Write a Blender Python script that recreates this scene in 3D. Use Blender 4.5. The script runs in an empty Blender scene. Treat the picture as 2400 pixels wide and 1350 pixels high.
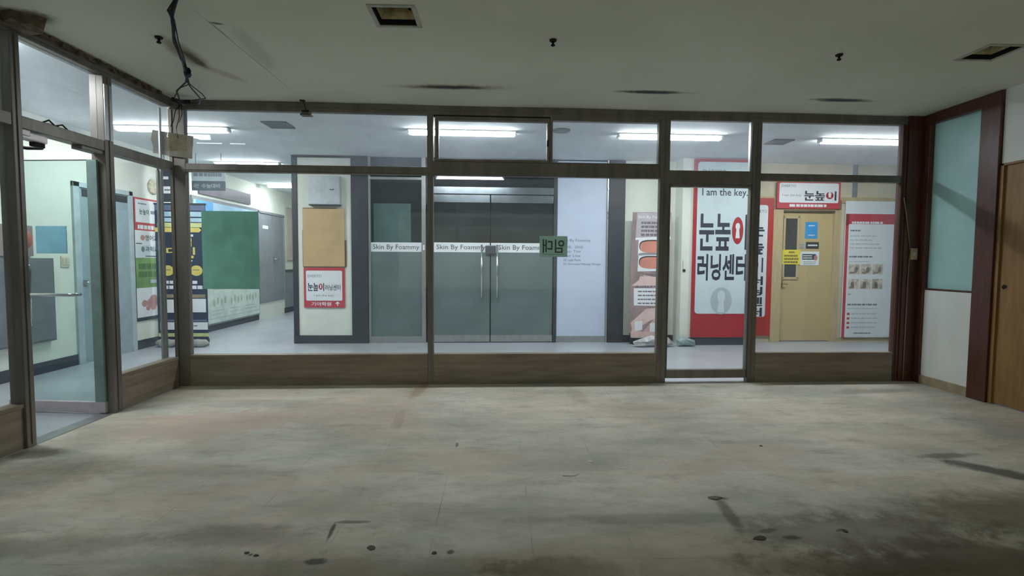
import bpy, bmesh, math, random
from mathutils import Vector, Matrix
random.seed(4)
PI = math.pi
C = bpy.context.scene.collection
S = bpy.context.scene

# ------------------------------------------------------------------ camera, world, exposure
YAW, PITCH, ROLL, FPX = 0.0281, -0.0549, 0.0062, 1190.7
cy, sy, cp, sp = math.cos(YAW), math.sin(YAW), math.cos(PITCH), math.sin(PITCH)
fw = Vector((sy * cp, cy * cp, sp)); rt = Vector((cy, -sy, 0)); up = rt.cross(fw)
cr, sr = math.cos(ROLL), math.sin(ROLL)
rt, up = cr * rt + sr * up, -sr * rt + cr * up
cam = bpy.data.cameras.new('camera'); camo = bpy.data.objects.new('camera', cam); C.objects.link(camo)
cam.sensor_width = 36; cam.sensor_fit = 'HORIZONTAL'; cam.lens = FPX * 36 / 2400
cam.clip_start = 0.05; cam.clip_end = 100
m3 = Matrix((rt, up, -fw)).transposed()
camo.matrix_world = Matrix.Translation((0, 0, 1.27)) @ m3.to_4x4()
S.camera = camo
wd = bpy.data.worlds.new('world'); S.world = wd; wd.use_nodes = True
wd.node_tree.nodes['Background'].inputs[0].default_value = (0.75, 0.85, 1, 1)
wd.node_tree.nodes['Background'].inputs[1].default_value = 0.05
S.view_settings.view_transform = 'Standard'
try: S.view_settings.look = 'None'
except Exception: pass
S.view_settings.gamma = 1
S.view_settings.use_curve_mapping = False
S.view_settings.exposure = 0.35
TUBE = 115.0          # radiance of a lit fluorescent tube
# added fill light, stands in for unseen ambient light behind the camera
ar = bpy.data.lights.new('rear_fill_light', 'AREA'); ar.shape = 'RECTANGLE'; ar.size = 5.5; ar.size_y = 2.0
ar.energy = 11; ar.color = (0.92, 1.0, 0.88)
aro = bpy.data.objects.new('rear_fill_light', ar); C.objects.link(aro)
aro.location = (0.6, -3.2, 1.5); aro.rotation_euler = (PI / 2, 0, 0)

# ------------------------------------------------------------------ place dimensions (metres)
H = 2.80                     # ceiling
XL, XR = -3.12, 4.467        # left partition, right wall
YL = 5.082                   # left end of the front partition
TILT = 0.02721               # the front partition is a little out of square
UX = Vector((math.cos(TILT), math.sin(TILT), 0)); VX = Vector((-math.sin(TILT), math.cos(TILT), 0))
XC = -4.97                   # corridor wall on the left
LEN = 7.59
def W(u, v, z=0): return Vector((XL, YL, 0)) + UX * u + VX * v + Vector((0, 0, z))

# ------------------------------------------------------------------ materials
def lin(c):
    r = []
    for x in c[:3]:
        x /= 255
        r.append(x / 12.92 if x <= 0.04045 else ((x + 0.055) / 1.055) ** 2.4)
    return (r[0], r[1], r[2], 1)
def new_mat(name):
    m = bpy.data.materials.new(name); m.use_nodes = True
    return m, m.node_tree, m.node_tree.nodes['Principled BSDF']
def nd(nt, t, **kw):
    n = nt.nodes.new(t)
    for k, v in kw.items(): setattr(n, k, v)
    return n
def math_(nt, op, a, b=None, c=None, clamp=False):
    n = nd(nt, 'ShaderNodeMath', operation=op, use_clamp=clamp)
    for i, x in enumerate((a, b, c)):
        if x is None: continue
        if isinstance(x, (int, float)): n.inputs[i].default_value = x
        else: nt.links.new(x, n.inputs[i])
    return n.outputs[0]
def mixc(nt, f, a, b, mode='MIX'):
    n = nd(nt, 'ShaderNodeMix', data_type='RGBA', blend_type=mode)
    for i, x in ((0, f), (6, a), (7, b)):
        if isinstance(x, (int, float, tuple)): n.inputs[i].default_value = x
        else: nt.links.new(x, n.inputs[i])
    return n.outputs[2]
def noise(nt, scale=5, detail=4, rough=.55, stretch=(1, 1, 1), off=(0, 0, 0)):
    tc = nd(nt, 'ShaderNodeTexCoord'); mp = nd(nt, 'ShaderNodeMapping')
    mp.inputs['Scale'].default_value = stretch; mp.inputs['Location'].default_value = off
    nt.links.new(tc.outputs['Object'], mp.inputs[0])
    n = nd(nt, 'ShaderNodeTexNoise'); n.inputs['Scale'].default_value = scale
    n.inputs['Detail'].default_value = detail; n.inputs['Roughness'].default_value = rough
    nt.links.new(mp.outputs[0], n.inputs['Vector'])
    return n.outputs[0]
def ramp(nt, x, lo, hi):
    n = nd(nt, 'ShaderNodeMapRange', interpolation_type='SMOOTHSTEP')
    nt.links.new(x, n.inputs[0]); n.inputs[1].default_value = lo; n.inputs[2].default_value = hi
    return n.outputs[0]
_m = {}
def M(name, col, rough=.5, metal=0, var=.07, scale=6, stretch=(1, 1, 1), bump=0, spec=.5):
    if name in _m: return _m[name]
    m, nt, b = new_mat(name)
    c = lin(col)
    f = noise(nt, scale, 5, .6, stretch)
    lo = tuple(x * (1 - 2 * var) for x in c[:3]) + (1,); hi = tuple(min(1, x * (1 + 2 * var)) for x in c[:3]) + (1,)
    nt.links.new(mixc(nt, ramp(nt, f, .25, .75), lo, hi), b.inputs['Base Color'])
    b.inputs['Roughness'].default_value = rough; b.inputs['Metallic'].default_value = metal
    b.inputs['Specular IOR Level'].default_value = spec
    if bump:
        bn = nd(nt, 'ShaderNodeBump'); bn.inputs['Strength'].default_value = bump; bn.inputs['Distance'].default_value = .01
        nt.links.new(noise(nt, scale * 6, 4, .6, stretch), bn.inputs['Height']); nt.links.new(bn.outputs[0], b.inputs['Normal'])
    _m[name] = m
    return m
def ink(name, col): return M(name, col, .55, 0, .03, 3)
def emit(name, col, strength):
    m, nt, b = new_mat(name)
    b.inputs['Base Color'].default_value = (1, 1, 1, 1)
    b.inputs['Emission Color'].default_value = tuple(col) + (1,); b.inputs['Emission Strength'].default_value = strength
    return m
def glass(name, tint=(1, 1, 1), dust=.03, dustcol=(200, 212, 220), smear=0):
    m, nt, b = new_mat(name); nt.nodes.remove(b)
    out = nt.nodes['Material Output']
    tr = nd(nt, 'ShaderNodeBsdfTransparent'); tr.inputs[0].default_value = tuple(tint) + (1,)
    gl = nd(nt, 'ShaderNodeBsdfGlossy'); gl.inputs['Roughness'].default_value = .015
    lw = nd(nt, 'ShaderNodeLayerWeight'); lw.inputs[0].default_value = .5
    fr = math_(nt, 'ADD', math_(nt, 'MULTIPLY', math_(nt, 'POWER', lw.outputs['Facing'], 4), .55), .03)
    mx = nd(nt, 'ShaderNodeMixShader'); nt.links.new(fr, mx.inputs[0]); nt.links.new(tr.outputs[0], mx.inputs[1]); nt.links.new(gl.outputs[0], mx.inputs[2])
    df = nd(nt, 'ShaderNodeBsdfDiffuse'); df.inputs[0].default_value = lin(dustcol)
    tl = nd(nt, 'ShaderNodeBsdfTranslucent'); tl.inputs[0].default_value = lin(dustcol)
    dm = nd(nt, 'ShaderNodeMixShader'); dm.inputs[0].default_value = .5
    nt.links.new(df.outputs[0], dm.inputs[1]); nt.links.new(tl.outputs[0], dm.inputs[2])
    n1 = ramp(nt, noise(nt, 1.3, 5, .6), .3, .75)
    f = math_(nt, 'MULTIPLY', math_(nt, 'ADD', math_(nt, 'MULTIPLY', n1, 1.0), .5), dust)
    if smear:
        n2 = ramp(nt, noise(nt, 9, 6, .7, (1, 1, .5)), .58, .75)
        f = math_(nt, 'ADD', f, math_(nt, 'MULTIPLY', n2, smear))
    mm = nd(nt, 'ShaderNodeMixShader'); nt.links.new(f, mm.inputs[0]); nt.links.new(mx.outputs[0], mm.inputs[1]); nt.links.new(dm.outputs[0], mm.inputs[2])
    nt.links.new(mm.outputs[0], out.inputs[0])
    return m
def sheet(name, col, trans=.5):                      # thin paper or film: lets light through
    m, nt, b = new_mat(name)
    c = lin(col); f = noise(nt, 5, 4, .55)
    cc = mixc(nt, ramp(nt, f, .3, .7), tuple(x * .9 for x in c[:3]) + (1,), tuple(x * 1.08 for x in c[:3]) + (1,))
    nt.links.new(cc, b.inputs['Base Color']); b.inputs['Roughness'].default_value = .45
    tl = nd(nt, 'ShaderNodeBsdfTranslucent'); nt.links.new(cc, tl.inputs[0])
    mx = nd(nt, 'ShaderNodeMixShader'); mx.inputs[0].default_value = trans
    nt.links.new(b.outputs[0], mx.inputs[1]); nt.links.new(tl.outputs[0], mx.inputs[2])
    nt.links.new(mx.outputs[0], nt.nodes['Material Output'].inputs[0])
    return m
def blot(nt, cx, cy_, sx, sy_, rot=0, edge=.5, nscale=7, namt=.6):
    """mask of one stain or painted patch of light: an ellipse on the floor or ceiling with a ragged edge"""
    tc = nd(nt, 'ShaderNodeTexCoord')
    mp = nd(nt, 'ShaderNodeMapping', vector_type='TEXTURE'); mp.inputs['Location'].default_value = (cx, cy_, 0)
    mp.inputs['Rotation'].default_value = (0, 0, rot); mp.inputs['Scale'].default_value = (sx, sy_, 1e3)
    nt.links.new(tc.outputs['Object'], mp.inputs[0])
    ln = nd(nt, 'ShaderNodeVectorMath', operation='LENGTH'); nt.links.new(mp.outputs[0], ln.inputs[0])
    d = math_(nt, 'ADD', ln.outputs['Value'], math_(nt, 'MULTIPLY', math_(nt, 'SUBTRACT', noise(nt, nscale, 6, .7), .5), namt * 2))
    r = nd(nt, 'ShaderNodeMapRange', interpolation_type='SMOOTHSTEP'); nt.links.new(d, r.inputs[0])
    r.inputs[1].default_value = 1 - edge; r.inputs[2].default_value = 1 + edge * .3; r.inputs[3].default_value = 1; r.inputs[4].default_value = 0
    return r.outputs[0]

FX0, FY0, TS = -0.291, 2.0865, 0.45                  # tile joints of the bare floor
def floor_mat():
    m, nt, b = new_mat('worn_concrete_tile')
    tc = nd(nt, 'ShaderNodeTexCoord'); sx = nd(nt, 'ShaderNodeSeparateXYZ'); nt.links.new(tc.outputs['Object'], sx.inputs[0])
    x, y = sx.outputs[0], sx.outputs[1]
    big = ramp(nt, noise(nt, .9, 6, .6), .3, .7)
    strk = ramp(nt, noise(nt, 1.8, 8, .7, (1, 2.1, 1)), .3, .72)
    fine = ramp(nt, noise(nt, 10, 8, .75, (1, 1.7, 1), (3, 1, 0)), .45, .8)
    col = mixc(nt, big, lin((234, 226, 210)), lin((216, 215, 205)))
    col = mixc(nt, math_(nt, 'MULTIPLY', strk, .45), col, lin((168, 160, 140)))
    col = mixc(nt, math_(nt, 'MULTIPLY', fine, .42), col, lin((124, 116, 98)))
    pale = ramp(nt, noise(nt, 3.2, 7, .7, (1, 2.5, 1), (9, 4, 0)), .58, .78)
    col = mixc(nt, math_(nt, 'MULTIPLY', pale, .4), col, lin((232, 230, 220)))
    hue = ramp(nt, noise(nt, .75, 5, .6, (1, 1.7, 1), (4, 7, 0)), .38, .64)
    col = mixc(nt, math_(nt, 'MULTIPLY', hue, .5), col, lin((214, 186, 166)))
    hue2 = ramp(nt, noise(nt, 1.0, 5, .65, (1, 2.2, 1), (14, 2, 0)), .44, .68)
    col = mixc(nt, math_(nt, 'MULTIPLY', hue2, .5), col, lin((150, 160, 146)))
    blotch = ramp(nt, noise(nt, 2.6, 7, .72, (1, 2.4, 1), (6, 11, 0)), .5, .72)
    col = mixc(nt, math_(nt, 'MULTIPLY', blotch, .45), col, lin((126, 112, 90)))
    # one slightly different tone per tile
    tx = math_(nt, 'FLOOR', math_(nt, 'DIVIDE', math_(nt, 'SUBTRACT', x, FX0), TS)); ty = math_(nt, 'FLOOR', math_(nt, 'DIVIDE', math_(nt, 'SUBTRACT', y, FY0), TS))
    cb = nd(nt, 'ShaderNodeCombineXYZ'); nt.links.new(tx, cb.inputs[0]); nt.links.new(ty, cb.inputs[1])
    wn = nd(nt, 'ShaderNodeTexWhiteNoise', noise_dimensions='2D'); nt.links.new(cb.outputs[0], wn.inputs['Vector'])
    col = mixc(nt, math_(nt, 'MULTIPLY', wn.outputs['Value'], .12), col, lin((150, 144, 128)))
    wn2 = nd(nt, 'ShaderNodeTexWhiteNoise', noise_dimensions='1D'); nt.links.new(ty, wn2.inputs['W'])
    col = mixc(nt, math_(nt, 'MULTIPLY', wn2.outputs['Value'], .16), col, lin((150, 146, 130)))
    # joints
    def joint(c, o, w):
        fr = math_(nt, 'FRACT', math_(nt, 'ADD', math_(nt, 'DIVIDE', math_(nt, 'SUBTRACT', c, o), TS), .5))
        d = math_(nt, 'MULTIPLY', math_(nt, 'ABSOLUTE', math_(nt, 'SUBTRACT', fr, .5)), TS)
        r = nd(nt, 'ShaderNodeMapRange'); nt.links.new(d, r.inputs[0]); r.inputs[1].default_value = w * .4; r.inputs[2].default_value = w; r.inputs[3].default_value = 1; r.inputs[4].default_value = 0
        return r.outputs[0]
    wear = ramp(nt, noise(nt, 2.3, 4, .6, (1, 1, 1), (5, 5, 0)), .46, .72)
    j = math_(nt, 'MULTIPLY', math_(nt, 'MAXIMUM', joint(x, FX0, .004), math_(nt, 'MULTIPLY', joint(y, FY0, .0045), .7)), math_(nt, 'ADD', math_(nt, 'MULTIPLY', wear, .42), .02))
    col = mixc(nt, j, col, lin((70, 64, 52)))
    # stains, scuffs, cracks and pink doorway light painted in, each with its own shape
    brown, dark, rust, pink_lit = lin((92, 78, 52)), lin((52, 50, 46)), lin((150, 118, 78)), lin((196, 168, 150))
    for cx, c_y, a, b_, rot, c, am in (
            (3.05, 2.95, .34, .09, -.75, dark, .8), (2.95, 3.2, .25, .05, .1, dark, .6), (1.72, 2.28, .7, .2, .05, brown, .6), (2.1, 1.95, .9, .34, 0, brown, .75),
            (1.5, 2.02, .6, .12, 0, brown, .5), (3.7, 4.85, .45, .1, .15, dark, .3), (-.76, 4.9, .07, .35, -.1, rust, .6), (-.78, 4.0, .05, .3, .1, rust, .4),
            (-2.2, 3.9, .7, .4, .2, pink_lit, .6), (-1.3, 4.2, .9, .4, 0, pink_lit, .45), (-.6, 2.0, .9, .14, 0, brown, .35), (-2.2, 2.2, .8, .1, .1, brown, .35), (.9, 2.42, 1.0, .06, .0, dark, .25), (2.9, 2.45, .8, .3, -.1, brown, .5), (3.9, 3.6, .35, .6, .2, dark, .25), (-.772, 2.335, .012, .085, .08, dark, 1), (-.70, 2.412, .1, .018, 0, dark, .75), (-.76, 2.09, .055, .028, 0, dark, .9),
            (-1.055, 2.146, .012, .01, .6, dark, 1), (-.275, 3.437, .012, .05, .0, dark, .8), (1.19, 2.63, .06, .02, 0, dark, .8), (1.17, 2.46, .04, .2, -.12, brown, .8), (1.36, 2.24, .05, .02, 0, dark, .9), (1.28, 2.3, .06, .02, .3, dark, .7),
            (1.63, 2.3, .03, .012, .4, dark, .9), (-3.0, 3.3, .2, .1, 0, brown, .6), (-2.75, 2.9, .5, .3, .3, brown, .35), (-1.2, 2.3, .4, .12, 0, dark, .28), (.75, 4.7, .1, .35, .1, brown, .3), (.25, 2.0, .35, .12, 0, brown, .4), (-.2, 2.15, .02, .02, 0, dark, .9), (2.6, 2.4, 1.0, .22, -.1, brown, .4)):
        col = mixc(nt, math_(nt, 'MULTIPLY', blot(nt, cx, c_y, a, b_, rot, .5, 8 if a > .1 else 28, .75 if a > .1 else .6), am * (1 if a > .1 else .85)), col, c)
    # white paint specks
    sp_ = ramp(nt, noise(nt, 26, 3, .5, (1, 1.6, 1), (2, 8, 0)), .735, .77)
    zone = ramp(nt, noise(nt, 1.1, 2, .5, (1, 1, 1), (1, 3, 0)), .5, .62)
    col = mixc(nt, math_(nt, 'MULTIPLY', math_(nt, 'MULTIPLY', sp_, zone), .8), col, lin((226, 224, 214)))
    nt.links.new(col, b.inputs['Base Color'])
    nt.links.new(math_(nt, 'ADD', math_(nt, 'MULTIPLY', strk, .25), .5), b.inputs['Roughness'])
    b.inputs['Specular IOR Level'].default_value = .35
    bn = nd(nt, 'ShaderNodeBump'); bn.inputs['Strength'].default_value = .25; bn.inputs['Distance'].default_value = .006
    nt.links.new(noise(nt, 14, 6, .7), bn.inputs['Height']); nt.links.new(bn.outputs[0], b.inputs['Normal'])
    return m
def ceiling_mat():
    m, nt, b = new_mat('aged_ceiling_paint')
    col = mixc(nt, ramp(nt, noise(nt, .8, 5, .55), .3, .7), lin((207, 209, 190)), lin((219, 220, 203)))
    black, tan, grey = lin((52, 52, 48)), lin((140, 118, 86)), lin((120, 120, 114))
    for cx, c_y, a, b_, rot, c, am in (
            (-.43, 4.615, .58, .08, 0, tan, .6), (-.43, 4.62, .36, .05, 0, black, .95), (1.45, 4.675, .45, .04, .02, tan, .3), (1.37, 4.665, .34, .055, .02, black, .95), (3.25, 4.812, .32, .06, .05, black, .95),
            (-2.35, 3.98, .1, .38, .05, tan, .75), (-2.345, 4.08, .045, .2, .05, lin((78, 66, 48)), .9), (-2.27, 4.4, .06, .2, -.4, lin((170, 140, 120)), .5), (-1.84, 3.46, .05, .02, .3, black, .8), (-1.76, 3.0, .1, .14, 0, tan, .5),
            (-1.883, 4.05, .0035, .95, 0, grey, .9), (-1.878, 3.55, .008, .16, 0, black, .5), (-1.79, 3.9, .09, .45, .12, grey, .22), (-3.02, 3.4, .2, .12, .2, lin((84, 72, 58)), .9), (-3.1, 4.1, .03, .9, 0, lin((84, 72, 58)), .6)):
        col = mixc(nt, math_(nt, 'MULTIPLY', blot(nt, cx, c_y, a, b_, rot, .6, 12, .45 if min(a, b_) > .01 else .12), am), col, c)
    nt.links.new(col, b.inputs['Base Color']); b.inputs['Roughness'].default_value = .75
    bn = nd(nt, 'ShaderNodeBump'); bn.inputs['Strength'].default_value = .12; bn.inputs['Distance'].default_value = .01
    nt.links.new(noise(nt, 3, 5, .6), bn.inputs['Height']); nt.links.new(bn.outputs[0], b.inputs['Normal'])
    return m

FLOOR, CEIL = floor_mat(), ceiling_mat()
BRONZE = M('bronze_aluminium', (126, 120, 113), .42, .3, .1, 9, (1, 1, .15))
KICK = M('brown_laminate_kick', (144, 130, 115), .5, .1, .12, 5, (.4, 1, 4), .06)
DARKWOOD = M('dark_red_brown_wood', (86, 48, 36), .38, 0, .16, 7, (6, 6, .5))
GOLDWOOD = M('golden_wood_veneer', (146, 110, 64), .5, 0, .1, 6, (5, 5, .5))
ALU = M('brushed_aluminium', (176, 178, 178), .35, .75, .05, 12)
ALUPINK = M('satin_aluminium_rail', (206, 194, 200), .4, .3, .04, 12)
STEEL = M('polished_steel', (210, 212, 214), .18, .95, .03, 10)
WHITEWALL = M('cream_wall_paint', (222, 227, 216), .7, 0, .03, 2)
COOLWALL = M('white_wall_paint', (236, 239, 236), .7, 0, .03, 2)
CORCEIL = M('corridor_ceiling_paint', (228, 234, 236), .75, 0, .03, 2)
CORFLOOR = M('grey_vinyl_floor', (169, 175, 182), .28, 0, .05, 2, (1, 1, 1), .02)
NAVY = M('navy_grey_skirting', (50, 56, 69), .5, 0, .08, 5)
CHAR = M('charcoal_panel', (50, 52, 59), .5, 0, .1, 5)
GREYMETAL = M('grey_painted_metal', (134, 140, 146), .4, .1, .05, 5)
BLUEGREY = M('blue_grey_door_paint', (150, 170, 176), .45, 0, .05, 5)
TANP = M('tan_door_paint', (190, 170, 122), .5, 0, .025, 2)
TANLT = M('beige_wall_panel', (206, 198, 172), .6, 0, .04, 4)
TANTRIM = M('tan_wood_trim', (188, 170, 130), .5, 0, .06, 5, (4, 4, .5))
WHITE = M('white_print', (226, 231, 234), .5, 0, .02, 3)
PALE = M('pale_blue_print', (206, 222, 226), .5, 0, .03, 3)
RED = M('red_print', (168, 28, 40), .45, 0, .04, 3)
ROSE = M('faded_red_print', (186, 62, 74), .5, 0, .04, 3)
INK = ink('navy_black_ink', (34, 38, 54)); GREYINK = ink('grey_ink', (120, 128, 136)); PALEINK = ink('light_grey_ink', (178, 190, 198))
BLACK = M('black_rubber', (22, 22, 23), .8, 0, .1, 8)
DARKHOLE = M('dark_hollow', (22, 20, 17), .8, 0, .2, 8)
PLASTER = M('broken_plaster', (112, 98, 80), .9, 0, .25, 14, (1, 1, 1), .5)
STONE = M('beige_stone_skirting', (176, 158, 132), .5, 0, .1, 7)
CARD = M('tan_cardboard', (190, 162, 118), .6, 0, .05, 3)
GLASS = glass('dusty_glass', (.97, .985, .98), .03, smear=.02)
UPGLASS = glass('dirty_transom_glass', (.96, .98, .985), .09, (206, 214, 230), .05)
DOORGLASS = glass('teal_tinted_glass', (.79, .87, .855), .02)
SHOPGLASS = glass('shop_glass', (.72, .82, .82), .02)
FROST = M('grey_green_frosted_film', (98, 113, 112), .32, 0, .08, 2)
TEALGLASS = M('teal_frosted_glass', (178, 220, 219), .3, 0, .04, 2)

# ------------------------------------------------------------------ mesh helpers
class MB:
    def __init__(s): s.bm = bmesh.new()
    def _tag(s, n0, m):
        L = s.bm.faces.layers.int.get('done') or s.bm.faces.layers.int.new('done')
        for f in s.bm.faces:
            if not f[L]: f[L] = 1; f.material_index = m
    def box(s, x0, x1, y0, y1, z0, z1, m=0, bev=0):
        n0 = len(s.bm.faces)
        v = [s.bm.verts.new(p) for p in ((x0, y0, z0), (x1, y0, z0), (x1, y1, z0), (x0, y1, z0), (x0, y0, z1), (x1, y0, z1), (x1, y1, z1), (x0, y1, z1))]
        fs = [s.bm.faces.new([v[i] for i in q]) for q in ((0, 3, 2, 1), (4, 5, 6, 7), (0, 1, 5, 4), (1, 2, 6, 5), (2, 3, 7, 6), (3, 0, 4, 7))]
        if bev:
            es = list({e for f in fs for e in f.edges})
            bmesh.ops.bevel(s.bm, geom=es, offset=bev, segments=2, affect='EDGES', profile=.6)
        s._tag(n0, m); return s
    def prism(s, pts, y0, y1, m=0):                 # polygon in x,z (counter-clockwise seen from -y) extruded along y
        n0 = len(s.bm.faces)
        a = [s.bm.verts.new((x, y0, z)) for x, z in pts]; b = [s.bm.verts.new((x, y1, z)) for x, z in pts]
        s.bm.faces.new(a); s.bm.faces.new(b[::-1])
        for i in range(len(pts)):
            j = (i + 1) % len(pts); s.bm.faces.new((a[j], a[i], b[i], b[j]))
        s._tag(n0, m); return s
    def flat(s, pts, y, m=0):
        n0 = len(s.bm.faces); s.bm.faces.new([s.bm.verts.new((x, y, z)) for x, z in pts]); s._tag(n0, m); return s
    def rect(s, x0, x1, z0, z1, y, m=0): return s.flat(((x0, z0), (x1, z0), (x1, z1), (x0, z1)), y, m)
    def slab(s, pts, z0, z1, m=0):                  # polygon in x,y (counter-clockwise from above)
        n0 = len(s.bm.faces)
        a = [s.bm.verts.new((x, y, z0)) for x, y in pts]; b = [s.bm.verts.new((x, y, z1)) for x, y in pts]
        s.bm.faces.new(a[::-1]); s.bm.faces.new(b)
        for i in range(len(pts)):
            j = (i + 1) % len(pts); s.bm.faces.new((a[i], a[j], b[j], b[i]))
        s._tag(n0, m); return s
    def tube(s, pts, r, seg=8, m=0):
        n0 = len(s.bm.faces); pts = [Vector(p) for p in pts]; rings = []
        for i, p in enumerate(pts):
            d = (pts[min(i + 1, len(pts) - 1)] - pts[max(i - 1, 0)]).normalized()
            a = d.cross(Vector((0, 0, 1)))
            if a.length < 1e-3: a = d.cross(Vector((1, 0, 0)))
            a.normalize(); b = d.cross(a)
            rr = r[i] if isinstance(r, (list, tuple)) else r
            rings.append([s.bm.verts.new(p + a * rr * math.cos(2 * PI * k / seg) + b * rr * math.sin(2 * PI * k / seg)) for k in range(seg)])
        for A, B in zip(rings, rings[1:]):
            for k in range(seg):
                f = s.bm.faces.new((A[k], A[(k + 1) % seg], B[(k + 1) % seg], B[k])); f.smooth = True
        s.bm.faces.new(rings[0][::-1]); s.bm.faces.new(rings[-1]); s._tag(n0, m); return s
    def lathe(s, prof, c=(0, 0, 0), seg=20, m=0):   # prof: (radius, z)
        n0 = len(s.bm.faces); c = Vector(c)
        rings = [[s.bm.verts.new(c + Vector((r * math.cos(2 * PI * k / seg), r * math.sin(2 * PI * k / seg), z))) for k in range(seg)] for r, z in prof]
        for A, B in zip(rings, rings[1:]):
            for k in range(seg):
                f = s.bm.faces.new((A[k], A[(k + 1) % seg], B[(k + 1) % seg], B[k])); f.smooth = True
        s.bm.faces.new(rings[0][::-1]); s.bm.faces.new(rings[-1]); s._tag(n0, m); return s
    def text(s, body, x0, x1, z0, z1, y, m=0, bold=0, mirror=False, stack=False):
        cu = bpy.data.curves.new('t', 'FONT'); cu.body = body; cu.size = 1; cu.offset = bold; cu.resolution_u = 2
        if stack: cu.space_line = .95; cu.align_x = 'CENTER'
        o = bpy.data.objects.new('t', cu); C.objects.link(o)
        bpy.context.view_layer.update()
        me = bpy.data.meshes.new_from_object(o.evaluated_get(bpy.context.evaluated_depsgraph_get()))
        bpy.data.objects.remove(o); bpy.data.curves.remove(cu)
        if len(me.vertices):
            xs = [v.co.x for v in me.vertices]; ys = [v.co.y for v in me.vertices]
            a, b, c, d = min(xs), max(xs), min(ys), max(ys)
            n0 = len(s.bm.faces)
            for v in me.vertices:
                t = (v.co.x - a) / max(b - a, 1e-6)
                if mirror: t = 1 - t
                v.co = (x0 + t * (x1 - x0), y, z0 + (v.co.y - c) / max(d - c, 1e-6) * (z1 - z0))
            s.bm.from_mesh(me); s._tag(n0, m)
        bpy.data.meshes.remove(me); return s
    def lines(s, x0, x1, ztop, n, dz, h, y, m=0, rag=.4):   # rows of print too small to read
        for i in range(n):
            x = x0; xe = x0 + (x1 - x0) * (1 - rag * random.random())
            while x < xe:
                w = random.uniform(.02, .06) * (x1 - x0) / .4 if x1 - x0 > .1 else (x1 - x0) * random.uniform(.1, .25)
                s.rect(x, min(x + w, xe), ztop - i * dz - h, ztop - i * dz, y, m); x += w * 1.2
        return s
    def build(s, name, mats, parent=None, loc=None, rotz=0):
        me = bpy.data.meshes.new(name); bmesh.ops.remove_doubles(s.bm, verts=[], dist=0); s.bm.normal_update()
        L = s.bm.faces.layers.int.get('done')
        if L: s.bm.faces.layers.int.remove(L)
        s.bm.to_mesh(me); s.bm.free()
        o = bpy.data.objects.new(name, me); C.objects.link(o)
        for mt in (mats if isinstance(mats, (list, tuple)) else [mats]): me.materials.append(mt)
        if parent: o.parent = parent
        if loc is not None: o.location = loc
        if rotz: o.rotation_euler = (0, 0, rotz)
        return o
def rrect(x0, x1, z0, z1, r, n=5):
    p = []
    for cx, cz, a in ((x1 - r, z0 + r, -PI / 2), (x1 - r, z1 - r, 0), (x0 + r, z1 - r, PI / 2), (x0 + r, z0 + r, PI)):
        for k in range(n + 1): t = a + PI / 2 * k / n; p.append((cx + r * math.cos(t), cz + r * math.sin(t)))
    return p
def ell(cx, cz, a, b, n=32): return [(cx + a * math.cos(2 * PI * k / n), cz + b * math.sin(2 * PI * k / n)) for k in range(n)]
def tag(o, label, cat, group=None, kind=None):
    o['label'] = label; o['category'] = cat
    if group: o['group'] = group
    if kind: o['kind'] = kind
    return o
def thing(name, label, cat, loc, rotz=0, group=None, kind=None):
    o = bpy.data.objects.new(name, None); o.empty_display_size = .1; C.objects.link(o)
    o.location = loc; o.rotation_euler = (0, 0, rotz)
    return tag(o, label, cat, group, kind)
def copy_tree(o, parent=None):
    c = o.copy(); C.objects.link(c)
    if parent: c.parent = parent
    for ch in list(o.children): copy_tree(ch, c)
    return c
QL = PI / 2          # things on a wall looked at towards -x: local x runs along world +y
QR = -PI / 2         # things on a wall looked at towards +x: local x runs along world -y

# ------------------------------------------------------------------ setting: floors, ceilings, walls
yf = lambda x: YL + (x - XL) * math.tan(TILT)
o = MB().slab([(XL, -3.6), (XR + .02, -3.6), (XR + .02, yf(XR)), (XL, YL)], -.1, 0).build('floor', FLOOR); tag(o, 'bare worn tile floor of the empty shop unit', 'floor', kind='structure')
F2 = MB()
pe = W(11, 0); pf = W(11, 2.66); pg = W(.19, 2.66)
F2.slab([(XC, -3.6), (XL, -3.6), (XL, YL), (pe.x, pe.y), (pf.x, pf.y), (pg.x, pg.y), (pg.x, 15), (XC, 15)], -.1, 0)
o = F2.build('floor_corridor', CORFLOOR); tag(o, 'grey vinyl floor of the lit corridor beyond the glass', 'floor', kind='structure')
# room ceiling with two square openings
VENTS = ((-.655, 3.31, .125), (3.58, 3.69, .125))
def cells(name, x0, x1, y0, y1, holes, mat):
    xs = sorted({x0, x1, *[h[0] - h[2] for h in holes], *[h[0] + h[2] for h in holes]})
    ys = sorted({y0, y1, *[h[1] - h[2] for h in holes], *[h[1] + h[2] for h in holes]})
    mb = MB(); V = {}
    g = lambda i, j: V.setdefault((i, j), mb.bm.verts.new((xs[i], ys[j] if j < len(ys) - 1 else yf(xs[i]), H)))
    for i in range(len(xs) - 1):
        for j in range(len(ys) - 1):
            cx, c_y = (xs[i] + xs[i + 1]) / 2, (ys[j] + ys[j + 1]) / 2
            if any(abs(cx - h[0]) < h[2] and abs(c_y - h[1]) < h[2] for h in holes): continue
            mb.bm.faces.new((g(i, j), g(i, j + 1), g(i + 1, j + 1), g(i + 1, j)))
    return mb.build(name, mat)
o = cells('ceiling', XL, XR + .02, -3.6, 6, VENTS, CEIL); tag(o, 'stained off-white ceiling of the empty shop unit', 'ceiling', kind='structure')
K = MB()
K.slab([(XC, -3.6), (XL, -3.6), (XL, YL), (pe.x, pe.y), (pf.x, pf.y), (pg.x, pg.y), (pg.x, 15), (XC, 15)], H, H + .1)
o = K.build('ceiling_corridor', CORCEIL); tag(o, 'white corridor ceiling seen through the upper glass', 'ceiling', kind='structure')
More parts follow.
